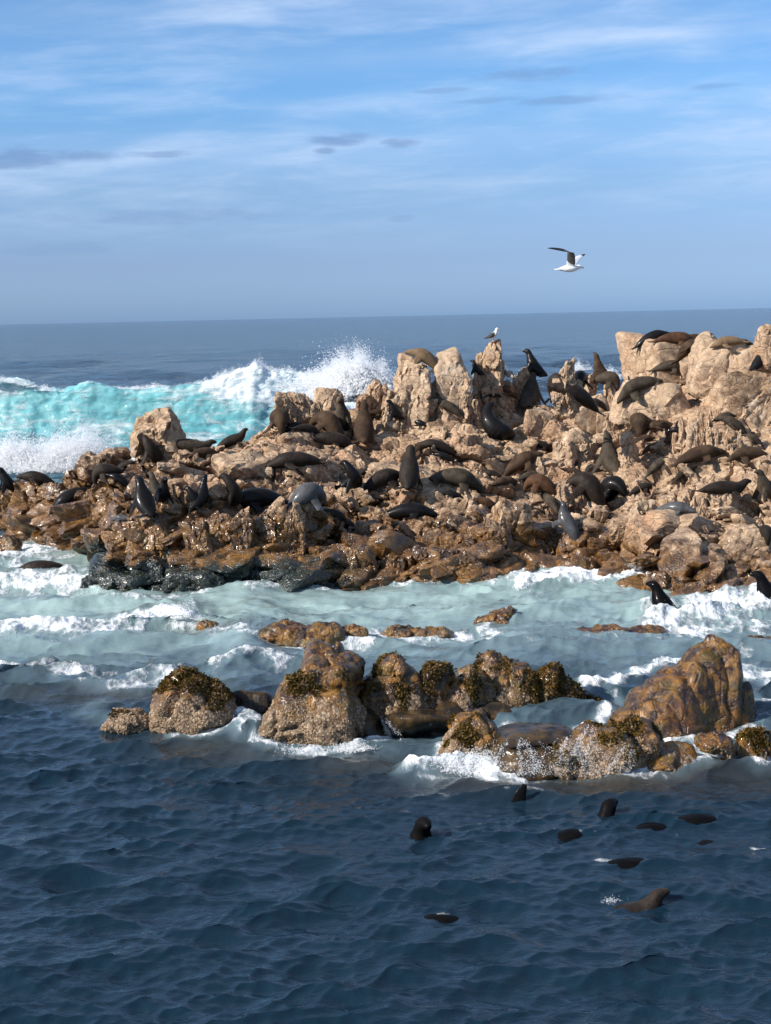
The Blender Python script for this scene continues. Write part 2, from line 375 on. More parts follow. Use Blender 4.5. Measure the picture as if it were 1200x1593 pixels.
def mat_plain(name, col, rough=0.6, trans=0.0, noise=0.0, scale=8.0, bump=0.0, spec=0.5):
    m, t, b = new_mat(name)
    if noise:
        tc = t.new('ShaderNodeTexCoord').outputs['Object']
        n = t.noise(tc, scale, 5, 0.6)
        t.put(b.inputs['Base Color'], t.mix(t.step(n, 0.3, 0.7), tuple(c * (1 - noise) for c in col), tuple(min(1, c * (1 + noise)) for c in col)))
        if bump: t.put(b.inputs['Normal'], t.bump(n, bump, 0.02))
    else: b.inputs['Base Color'].default_value = (*col, 1)
    b.inputs['Roughness'].default_value = rough; b.inputs['Specular IOR Level'].default_value = spec
    if trans:
        tr = t.new('ShaderNodeBsdfTranslucent'); tr.inputs[0].default_value = (*col, 1)
        mx = t.new('ShaderNodeMixShader'); mx.inputs[0].default_value = trans
        t.l.new(b.outputs[0], mx.inputs[1]); t.l.new(tr.outputs[0], mx.inputs[2])
        t.l.new(mx.outputs[0], t.n['Material Output'].inputs[0])
    return m
def mat_fur(name, a, bcol, rough, wet=0.0):
    m, t, b = new_mat(name)
    tc = t.new('ShaderNodeTexCoord').outputs['Object']; rnd = t.new('ShaderNodeObjectInfo').outputs['Random']
    v = t.vmath('ADD', tc, t.comb(t.math('MULTIPLY', rnd, 37.0), 0.0, 0.0))
    n1 = t.noise(v, 2.6, 4, 0.6, 0.4); n2 = t.noise(t.vmath('MULTIPLY', v, (0.35, 1.0, 1.0)), 34, 5, 0.7); n3 = t.noise(v, 9, 4, 0.6)
    z = t.sep(tc)[2]
    c = t.mix(t.step(n1, 0.34, 0.66), a, bcol)
    c = t.mix(t.step(n3, 0.52, 0.75, 0, 0.45), c, tuple(q * 0.45 for q in a))
    c = t.mix(t.step(n2, 0.45, 0.8, 0, 0.4), c, tuple(min(1, q * 1.7) for q in bcol))
    t.put(b.inputs['Base Color'], c)
    t.put(b.inputs['Roughness'], t.lin(n3, 0.3, 0.7, rough - 0.05, rough + 0.10))
    b.inputs['Specular IOR Level'].default_value = 0.09 if wet else 0.14
    if wet: b.inputs['Coat Weight'].default_value = 0.12; b.inputs['Coat Roughness'].default_value = 0.10
    if not wet:
        b.inputs['Sheen Weight'].default_value = 0.08; b.inputs['Sheen Roughness'].default_value = 0.4
        b.inputs['Sheen Tint'].default_value = (0.7, 0.55, 0.4, 1)
    t.put(b.inputs['Normal'], t.bump(t.math('ADD', n2, t.math('MULTIPLY', n3, 1.6)), 0.10 if wet else 0.6, 0.025))
    return m
def mat_ledge():
    m, t, b = new_mat('flowing_ledge')
    pos = t.new('ShaderNodeNewGeometry').outputs['Position']
    n = t.noise(pos, 4.0, 5, 0.6); st = t.noise(t.vmath('MULTIPLY', pos, (7.0, 1.2, 1.2)), 1.0, 6, 0.65, 0.8); gap = t.noise(pos, 1.3, 3, 0.5)
    c = t.mix(t.step(n, .4, .65), (0.018, 0.014, 0.010), (0.075, 0.045, 0.018))
    f = t.math('MULTIPLY', t.step(st, 0.62, 0.78), t.step(gap, 0.40, 0.60))
    c = t.mix(t.math('MULTIPLY', f, .85), c, (0.80, 0.84, 0.86))
    t.put(b.inputs['Base Color'], c); t.put(b.inputs['Roughness'], t.mixf(f, 0.07, 0.6)); b.inputs['IOR'].default_value = 1.34
    t.put(b.inputs['Normal'], t.bump(t.math('ADD', st, n), 0.5, 0.05))
    return m
M_LEDGE = mat_ledge()
M_ROCK, M_REEF, M_SEA, M_WAVE = mat_rock(), mat_reef(), mat_sea(), mat_wave()
M_SPRAY = mat_plain('spray_white', (0.95, 0.96, 0.97), 0.6, 0.5)
def _veil(m, f):
    t = NT(m.node_tree); out = t.n['Material Output']; src = out.inputs[0].links[0].from_socket
    tr = t.new('ShaderNodeBsdfTransparent'); mx = t.new('ShaderNodeMixShader'); mx.inputs[0].default_value = f
    t.l.new(src, mx.inputs[1]); t.l.new(tr.outputs[0], mx.inputs[2]); t.l.new(mx.outputs[0], out.inputs[0])
_veil(M_SPRAY, 0.52)
M_BARN = mat_plain('barnacle_shell', (0.33, 0.235, 0.145), 0.75, 0, 0.45, 6.0)
M_MUSSEL = mat_plain('mussel_shell', (0.022, 0.027, 0.024), 0.28, 0, 0.5, 5.0)
M_WEED = mat_plain('seaweed_frond', (0.080, 0.048, 0.006), 0.55, 0.12, 0.6, 3.0, 0.0, 0.3)
M_BLACK = mat_fur('wet_black_fur', (0.006, 0.0055, 0.0055), (0.011, 0.0097, 0.0093), 0.36, 1)
M_DARK = mat_fur('dark_fur', (0.012, 0.009, 0.007), (0.027, 0.019, 0.014), 0.52)
M_BROWN = mat_fur('brown_fur', (0.026, 0.015, 0.009), (0.066, 0.040, 0.023), 0.66)
M_RED = mat_fur('reddish_fur', (0.042, 0.020, 0.010), (0.095, 0.047, 0.024), 0.68)
M_GREY = mat_fur('grey_fur', (0.028, 0.021, 0.0145), (0.070, 0.054, 0.038), 0.66)
M_WETGREY = mat_fur('wet_grey_fur', (0.045, 0.045, 0.047), (0.085, 0.085, 0.088), 0.22, 1)
M_TAN = mat_fur('tan_fur', (0.110, 0.072, 0.040), (0.180, 0.122, 0.072), 0.7)
M_SOAK = mat_fur('soaked_black_fur', (0.0035, 0.0033, 0.0034), (0.006, 0.0055, 0.0055), 0.45, 1)
M_SOAK.node_tree.nodes['Principled BSDF'].inputs['Specular IOR Level'].default_value = 0.02
MATS = dict(soak=M_SOAK, black=M_BLACK, dark=M_DARK, brown=M_BROWN, red=M_RED, grey=M_GREY, wetgrey=M_WETGREY, tan=M_TAN)
#--MAIN--
# ------------------------------------------------------------------ the rock islet: ground sheet
_px = np.array([-400, -150, 0, 60, 120, 200, 330, 450, 560, 650, 770, 880, 960, 1020, 1080, 1200, 1400, 1700], float)
_wy = np.array([835, 835, 838, 842, 862, 925, 928, 922, 915, 915, 915, 907, 912, 930, 942, 945, 945, 945], float)
_my = np.array([795, 795, 790, 790, 797, 805, 800, 797, 800, 803, 803, 825, 842, 842, 850, 850, 850, 850], float)
_cy = np.array([770, 740, 728, 728, 725, 708, 690, 655, 645, 640, 632, 632, 625, 600, 572, 560, 560, 600], float)
_cd = np.array([46.5, 47, 47.5, 48, 48.5, 50, 51.5, 53, 54, 54.5, 55, 55, 55, 54.5, 54, 53.5, 53, 53], float)
_dw = np.array([on_z(a, b).y for a, b in zip(_px, _wy)])
_dm = _dw + 0.16 * (_cd - _dw) + 0.5
_zm = np.array([at_depth(a, b, d).z for a, b, d in zip(_px, _my, _dm)])
_zc = np.array([at_depth(a, b, d).z for a, b, d in zip(_px, _cy, _cd)])
def islet_base(x, y):
    p = 600 + F_ * x / y
    ii = lambda a: np.interp(p, _px, a)
    dw, dm, dc, zm, zc = ii(_dw), ii(_dm), ii(_cd), ii(_zm), ii(_zc)
    z = np.where(y < dw, (y - dw) * 0.9, np.where(y < dm, zm * ((y - dw) / (dm - dw)) ** 0.85,
        np.where(y < dc, zm + (zc - zm) * ((y - dm) / (dc - dm)) ** 0.95, zc - (y - dc) * 0.75 - 0.05 * (y - dc) ** 2)))
    return np.clip(z, -1.6, 9), dw
def build_islet():
    xs = np.arange(-15.5, 17.5, 0.05); ys = np.arange(34.5, 62.0, 0.055)
    X, Y = np.meshgrid(xs, ys); P2 = np.stack([X.ravel(), Y.ravel(), np.zeros(X.size)], 1)
    z, dw = islet_base(P2[:, 0], P2[:, 1])
    near = sstep(-0.6, 0.6, z)
    Wp = P2 + 0.5 * np.stack([fbm(P2 * .8, 2, 1), fbm(P2 * .8 + 9, 2, 2), P2[:, 2]], 1)
    a = R(28); ca, sa = math.cos(a), math.sin(a)
    U = Wp[:, 0] * ca + Wp[:, 1] * sa; V = -Wp[:, 0] * sa + Wp[:, 1] * ca
    Q = np.stack([U / 3.0, V / 1.3, np.full(len(U), 0.5)], 1); F1, E, hid, C = vor3(Q, 20)
    dz = fbm(P2 * 0.35, 3, 4) * 0.6 + hr(hid, 1) * .24 + (Q[:, 0] - C[:, 0]) * 3.0 * hr(hid, 2) * .22 + (Q[:, 1] - C[:, 1]) * 1.3 * hr(hid, 3) * .30 - .16 * sstep(.16, 0, E)
    z = (z + dz * (.35 + .65 * near)).reshape(X.shape)
    for _ in range(3):
        z[1:-1, 1:-1] = (z[1:-1, 1:-1] * 2 + z[:-2, 1:-1] + z[2:, 1:-1] + z[1:-1, :-2] + z[1:-1, 2:]) / 6
    z = np.maximum(z, -1.25)
    r, c = X.shape; top = np.stack([X.ravel(), Y.ravel(), z.ravel()], 1); n = r * c; i = np.arange(n).reshape(r, c)
    rim = np.concatenate([i[0, :-1], i[:-1, -1], i[-1, :0:-1], i[:0:-1, 0]])
    low = top[rim].copy(); low[:, 2] = -1.6; k = len(rim); j = n + np.arange(k)
    F = [tuple(f) for f in grid_faces(r, c).tolist()] + [(int(rim[q]), int(j[q]), int(j[(q + 1) % k]), int(rim[(q + 1) % k])) for q in range(k)] + [tuple(int(q) for q in j[::-1])]
    me = bpy.data.meshes.new('t'); me.from_pydata(np.vstack([top, low]).tolist(), [], F); me.update()
    o = bpy.data.objects.new('t', me); COL.objects.link(o)
    m = o.modifiers.new('r', 'REMESH'); m.mode = 'VOXEL'; m.voxel_size = 0.052
    ev = o.evaluated_get(bpy.context.evaluated_depsgraph_get()); em = ev.to_mesh()
    nv = len(em.vertices); V_ = np.empty(nv * 3, np.float32); em.vertices.foreach_get('co', V_); V_ = V_.reshape(-1, 3).astype(float)
    N_ = np.empty(nv * 3, np.float32); em.vertices.foreach_get('normal', N_); N_ = N_.reshape(-1, 3).astype(float)
    Fq = np.empty(len(em.polygons) * 4, np.int32); em.polygons.foreach_get('vertices', Fq); Fq = Fq.reshape(-1, 4)
    ev.to_mesh_clear(); bpy.data.objects.remove(o); bpy.data.meshes.remove(me)
    keep = (V_[Fq][..., 2].max(1) > -0.85) & (V_[Fq][..., 2].min(1) > -1.2); Fq = Fq[keep]
    used = np.unique(Fq); mp = np.full(nv, -1); mp[used] = np.arange(len(used)); V_, N_, Fq = V_[used], N_[used], mp[Fq]
    Rm = np.array(Euler((R(24), R(-22), R(-30))).to_matrix())
    S = V_ @ Rm.T + .10 * np.stack([fbm(V_ * 1.4, 2, 41), fbm(V_ * 1.4 + 5, 2, 42), fbm(V_ * 1.4 + 9, 2, 43)], 1) * 2
    d = np.zeros(len(V_)); smooth_zone = 1 - .72 * sstep(4.0, 6.0, V_[:, 0]) * sstep(3.0, 3.8, V_[:, 2])
    for q, (cell, amp, tilt, seam, ew) in enumerate([((1.60, .90, .60), .15, .36, .22, .09), ((.56, .32, .26), .028, .24, .045, .11)]):
        sc = 1 / np.array(cell); F1, E, hid, C = vor3(S * sc, 24 + q); tl = S - C / sc
        d += (hr(hid, 1) * amp + (tl[:, 0] * hr(hid, 2) * .6 + tl[:, 1] * hr(hid, 3) + tl[:, 2] * hr(hid, 4)) * tilt) - seam * sstep(ew, 0, E)
    d = d * smooth_zone + fbm(V_ * 3.0, 3, 8) * .03
    V_ = V_ + N_ * d[:, None]
    return V_, Fq, (xs, ys, z)
ISV, ISF, (gx, gy, gz) = build_islet()
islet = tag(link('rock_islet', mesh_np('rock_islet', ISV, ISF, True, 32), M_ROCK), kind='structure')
def ground(x, y):
    i = min(max((x - gx[0]) / (gx[1] - gx[0]), 0), len(gx) - 1.001); j = min(max((y - gy[0]) / (gy[1] - gy[0]), 0), len(gy) - 1.001)
    return float(gz[int(j), int(i)])
bvh_ground = BVHTree.FromPolygons(ISV.tolist(), ISF.tolist())

# ------------------------------------------------------------------ rocks
def rock_np(seed, size, level=5, facets=12, sharp=9.0, amp=0.03, crack=0.085, freq=1.6, chip=0.07, box=0.6, tiltk=0.27):
    g = np.random.default_rng(seed); D, Fc = ico(level)
    n = g.normal(size=(facets, 3)); n /= np.linalg.norm(n, axis=1)[:, None]
    ax = np.array([(1,0,0),(-1,0,0),(0,1,0),(0,-1,0),(0,0,1),(0,0,-1)], float) + g.normal(size=(6, 3)) * 0.22
    ax /= np.linalg.norm(ax, axis=1)[:, None]; sharp *= 1.7
    N = np.vstack([ax, n]); h = np.concatenate([g.uniform(0.72, 0.95, 6) + (1 - box) * 0.25, g.uniform(0.82, 1.15, facets)])
    q = np.clip(D @ N.T, 0.0, None) / h
    r = (q ** sharp).sum(1) ** (-1.0 / sharp)
    S = np.asarray(size, float); P = D * r[:, None] * S
    off = g.uniform(0, 50, 3); Q = P + off; m = float(S.mean())
    nd = D / S; nd /= np.linalg.norm(nd, axis=1)[:, None]
    w = Q + 0.055 * m * np.stack([fbm(Q * 2.2 / m, 2, 3), fbm(Q * 2.2 / m + 7, 2, 4), fbm(Q * 2.2 / m + 13, 2, 5)], 1) * 2
    disp = fbm(Q * (0.9 / m), 3, 1) * amp * 2.2 * m + fbm(Q * 3.3 / m, 4, 2, 0.55) * amp * 0.9 * m
    if crack:
        sc_ = np.array([1.25, 1.25, 0.8]) * freq / m * 0.62; F1, E, hid, C = vor3(w * sc_, 7)
        tl = (w - C / sc_); disp += (tl[:, 0] * hr(hid, 2) + tl[:, 1] * hr(hid, 4) + tl[:, 2] * hr(hid, 5)) * tiltk
        disp += hr(hid, 1) * chip * m - crack * m * sstep(0.09, 0.0, E)
        sc_ = np.array([1.2, 1.2, 0.8]) * freq / m * 1.7; F1, E, hid, C = vor3(w * sc_, 9)
        tl = (w - C / sc_); disp += (tl[:, 0] * hr(hid, 2) + tl[:, 1] * hr(hid, 4) + tl[:, 2] * hr(hid, 5)) * tiltk
        disp += hr(hid, 1) * chip * 0.4 * m - crack * 0.4 * m * sstep(0.10, 0.0, E)
    disp += fbm(Q * 9.0 / m, 3, 6) * 0.014 * m
    return P + nd * disp[:, None], Fc
def join_np(parts):
    V, Fc, o = [], [], 0
    for v, f in parts: V.append(v); Fc.append(f + o); o += len(v)
    return np.vstack(V), np.vstack(Fc)
def euler_np(V, e): return V @ np.array(Euler(e).to_matrix()).T

solid = [(ISV, ISF)]                                  # everything a seal may lie on
def hero(lobes, name='boulder', label=None, cat='rock', seed=0, mat=None, parent=None, group=None, level=5, ground_bvh=bvh_ground, dshift=0.0, taper=0.15, **kw):
    """lobes: (px, base py, top py, width px, depth ratio, lean deg[, spin])  -> one fused rock, standing where its base pixel meets the ground"""
    parts = []; origin = None
    for k, l in enumerate(lobes):
        px, pb, pt, wp, dr, lean = l[:6]
        v = ray(px, pb); hit = ground_bvh.ray_cast(CAMP, v)[0] if ground_bvh else None
        d = (hit.y if hit is not None else 46.0) + 0.12 * wp * 46 / F_
        if ground_bvh is None: d = on_z(px, pb).y
        if k == 0: d0 = d
        else: d = min(max(d, d0 - .35 * wp * d0 / F_), d0 + .25 * wp * d0 / F_)
        d += dshift
        if len(l) > 7: d = l[7]
        b = at_depth(px, pb, d); sc = d / F_
        hgt = (pb - pt) * sc; wid = wp * sc / 2 * (1.22 if mat else 1.0)
        emb = 0.35 * min(hgt, 1.2)
        size = (wid, wid * dr, (hgt + emb) / 2)
        V, Fc = rock_np(seed * 31 + k * 7 + 5, size, level, **kw)
        zmax = V[:, 2].max(); xw = (V[:, 0].max() - V[:, 0].min()) / 2
        V[:, 0] *= wid / xw; V[:, 2] *= size[2] / zmax
        tt_ = (V[:, 2] - V[:, 2].min()) / np.ptp(V[:, 2]); V[:, :2] *= (1 + taper * .35 - taper * 1.25 * tt_)[:, None]
        V = rot_z(V, R(l[6] if len(l) > 6 else 0)); V = euler_np(V, (0, R(lean), 0))
        c = np.array([b.x, b.y + wid * dr * 0.55, b.z + hgt / 2 - emb / 2])
        V = V + c
        if origin is None: origin = np.array([c[0], c[1], b.z])
        parts.append((V, Fc))
    V, Fc = join_np(parts)
    solid.append((V, Fc))
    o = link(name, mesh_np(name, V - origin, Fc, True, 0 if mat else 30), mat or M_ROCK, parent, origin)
    if label: tag(o, label, cat, group)
    return o, V, Fc
B = 'boulder'
HEROES = [
 ([(240, 715, 634, 92, 0.9, 0)], 'big rounded boulder with a vertical crack standing alone against the turquoise wave', dict(facets=9, sharp=7, crack=.09, amp=.05)),
 ([(443, 658, 609, 46, .7, 4), (474, 655, 611, 40, .7, -6), (490, 662, 625, 30, .7, 5)], 'pale slabs leaning side by side above the hunched brown seal, below the white spray', dict(facets=10, crack=.05)),
 ([(512, 655, 604, 56, .8, 5)], 'pale flat-faced slab behind the big brown seal turned away', dict(facets=8, crack=.03, chip=.03)),
 ([(584, 650, 590, 38, .9, 2), (603, 652, 596, 24, .8, -2), (566, 650, 612, 30, .9, 4)], 'stubby tan blocks just right of the white splash at the crest', dict(facets=12)),
 ([(640, 664, 551, 66, .8, 8), (622, 664, 590, 44, .8, 12), (655, 664, 614, 44, .8, 14), (611, 664, 606, 34, .8, 0)], 'tall fractured outcrop under the seal draped over its top', dict(facets=12, crack=.07, chip=.08)),
 ([(703, 652, 541, 62, .75, -2), (690, 652, 584, 66, .8, 3)], 'tallest smooth pale pinnacle with a rounded top, left of the gull rock', dict(tiltk=.09, facets=7, sharp=8, crack=.025, chip=.02, amp=.04)),
 ([(720, 626, 588, 19, .9, 2)], 'small upright cobble leaning at the foot of the tall smooth pinnacle', dict(facets=8, crack=.02, chip=.02)),
 ([(767, 640, 528, 40, .9, 0), (754, 640, 548, 32, .9, -3), (777, 640, 548, 22, .9, 2), (770, 645, 584, 52, .9, 0), (744, 640, 576, 20, .9, 3), (790, 640, 590, 30, .9, 4)], 'blocky stacked crag with the white gull on its summit', dict(facets=14, sharp=14, crack=.08, chip=.10)),
 ([(818, 640, 570, 40, .9, 0), (800, 640, 585, 20, .9, 4)], 'pale broken crag carrying the dark seal on the skyline', dict(facets=12, crack=.07)),
 ([(877, 626, 560, 20, .9, 3), (868, 626, 588, 22, .9, -4)], 'narrow pointed fang of pale rock between two skyline seals', dict(facets=10)),
 ([(889, 626, 557, 24, .9, -2), (898, 630, 590, 24, .9, 4)], 'white-streaked column right of the narrow rock fang', dict(facets=10, crack=.05)),
 ([(912, 632, 579, 48, .9, 0), (947, 632, 584, 22, .9, -3)], 'brown rounded block under the nose-up skyline seal', dict(facets=9, sharp=7)),
 ([(928, 686, 613, 70, .8, -3), (945, 690, 640, 40, .8, 0)], 'domed boulder with a smooth lit front face below the long stretched seal', dict(tiltk=.09, facets=7, sharp=10, crack=.02, chip=.02, amp=.03)),
 ([(842, 678, 636, 62, 1.0, 0), (868, 700, 655, 60, .9, 10)], 'low rounded boulder in the shadow beside the curled black seal', dict(tiltk=.09, facets=8, sharp=6, crack=.04)),
 ([(880, 722, 684, 46, .9, 10), (905, 712, 668, 60, .9, 14)], 'sharp-edged slab tilted up behind the arched brown seals', dict(facets=8, sharp=14, crack=.02, chip=.02)),
 ([(980, 722, 672, 38, .9, -2)], 'pointed freestanding stone beside the ridged seal with its nose up', dict(facets=7, sharp=12, crack=.02, chip=.02)),
 ([(1047, 596, 519, 118, .9, 3, 8), (1085, 598, 540, 60, .9, -2)], 'massive flat-topped tan block carrying a pile of resting seals', dict(tiltk=.09, facets=4, sharp=12, crack=.03, chip=.03, amp=.03, box=1.1, taper=.0)),
 ([(1128, 616, 526, 92, .9, 0), (1100, 616, 516, 64, .9, 0), (1165, 606, 534, 76, .9, 0), (1150, 640, 575, 90, .9, 0)], 'brown rounded boulder right of the flat-topped block', dict(tiltk=.09, facets=8, sharp=6, crack=.025, chip=.02)),
 ([(1200, 560, 504, 56, .9, 0)], 'round pale boulder cut by the right frame edge at the horizon', dict(tiltk=.09, facets=8, sharp=6, crack=.02, chip=.02)),
 ([(1175, 640, 562, 130, .8, -18), (1140, 650, 596, 70, .8, -8), (1190, 660, 610, 50, .8, 4)], 'broad smooth pinkish slab sloping down from the right edge', dict(tiltk=.09, facets=8, sharp=7, crack=.03, chip=.03)),
 ([(1030, 668, 594, 130, .7, 8), (985, 640, 592, 60, .8, 4)], 'large sunlit ledge under the grey walking seal', dict(tiltk=.09, facets=9, sharp=8, crack=.035, chip=.03)),
 ([(873, 790, 747, 58, .9, 0), (900, 792, 758, 46, .9, 0)], 'knobbly wet rock under the chest of the big dark bull', dict(facets=10, crack=.09, chip=.08)),
 ([(1122, 806, 750, 76, .8, 0), (1090, 812, 770, 30, .8, 3), (1066, 812, 770, 26, .8, -3)], 'knuckled tan ledge beneath the big dark brown bull on the right', dict(facets=9, sharp=7, crack=.05)),
 ([(800, 862, 775, 82, .7, 2), (775, 866, 800, 50, .7, -6)], 'square cracked rock face below the group of piled brown seals', dict(box=1.0, taper=.02, facets=6, sharp=14, crack=.045, chip=.03)),
 ([(885, 760, 722, 34, .9, 0)], None, dict(facets=9)),
 ([(726, 660, 606, 34, .9, 0), (738, 660, 620, 30, .9, 0)], None, dict(facets=9)),
 ([(1000, 838, 776, 66, .8, 0), (968, 848, 812, 50, .9, 4)], 'tan cracked block under the black seal in shadow', dict(facets=10, crack=.06)),
 ([(60, 800, 742, 110, .8, 3), (25, 806, 760, 60, .8, 0)], 'squared brown block with a dark vertical seam at the left, under a lying seal', dict(facets=7, sharp=10, crack=.05, chip=.03)),
 ([(15, 822, 782, 70, .9, 0)], 'dark wet boulder in shade at the left frame edge', dict(facets=9)),
 ([(238, 862, 796, 96, .8, -8), (200, 866, 812, 60, .8, -5)], 'shiny brown boulder below the dark upright seals on the left', dict(facets=9, sharp=9, crack=.05)),
 ([(345, 864, 795, 72, .8, -14), (310, 870, 806, 60, .8, -10), (378, 862, 790, 52, .8, -8)], 'wet boulder with a mirror-bright facet facing the camera', dict(facets=8, sharp=10, crack=.05, chip=.04)),
 ([(425, 850, 775, 70, .8, -10), (460, 850, 780, 46, .8, 0)], 'split brown boulder below the long sleek dark seal', dict(facets=9, crack=.06)),
 ([(470, 822, 768, 46, .9, 0)], None, dict(facets=8)),
 ([(900, 904, 862, 96, .8, 0), (960, 906, 880, 60, .8, 0)], 'orange wet ledge at the waterline right of the cracked face', dict(facets=8, sharp=7, crack=.05)),
 ([(1080, 944, 900, 76, .8, 0), (1120, 946, 904, 50, .8, 3), (1160, 946, 905, 60, .8, 0)], 'orange-brown ledge with vertical clefts above the surf on the right', dict(facets=8, sharp=7, crack=.06)),
 ([(1160, 880, 820, 110, .8, -6)], 'broad tan slab at the lower right edge of the islet', dict(tiltk=.09, facets=8, sharp=6, crack=.03, chip=.02)),
 ([(560, 900, 850, 70, .8, 0), (610, 905, 862, 60, .8, 0), (520, 905, 868, 60, .8, 4)], None, dict(facets=10, crack=.07)),
 ([(660, 898, 850, 80, .8, 0), (720, 905, 855, 70, .8, 0)], None, dict(facets=10, crack=.07)),
 ([(170, 858, 822, 60, .8, -10)], None, dict(facets=9)),
 ([(210, 930, 880, 130, .8, 0), (300, 932, 880, 120, .8, 0), (150, 925, 895, 70, .8, 0)], 'blackish mussel-covered shelf at the islet foot on the left', dict(facets=10, sharp=6, crack=.03, amp=.09)),
]
for k, (lobes, label, kw) in enumerate(HEROES):
    if label: hero(lobes, B if 'slab' not in label else 'rock_slab', label, 'rock', seed=k + 1, **kw)
    else: hero(lobes, 'rock', seed=k + 1, parent=islet, **kw)
# upright pillars right of centre: pieces of the islet
for k, (px, pb, pt, w_) in enumerate([(1050, 690, 656, 10), (1061, 690, 646, 11), (1080, 692, 655, 24), (1091, 690, 634, 15), (1104, 690, 633, 14), (1104, 694, 662, 13), (1116, 695, 664, 9), (1130, 695, 666, 8), (1152, 690, 668, 12), (1160, 645, 634, 10)]):
    hero([(px, pb + 6, pt, w_, .9, random.uniform(-4, 4))], 'rock', seed=200 + k, parent=islet, level=4, facets=8, sharp=10, crack=.03, chip=.03)

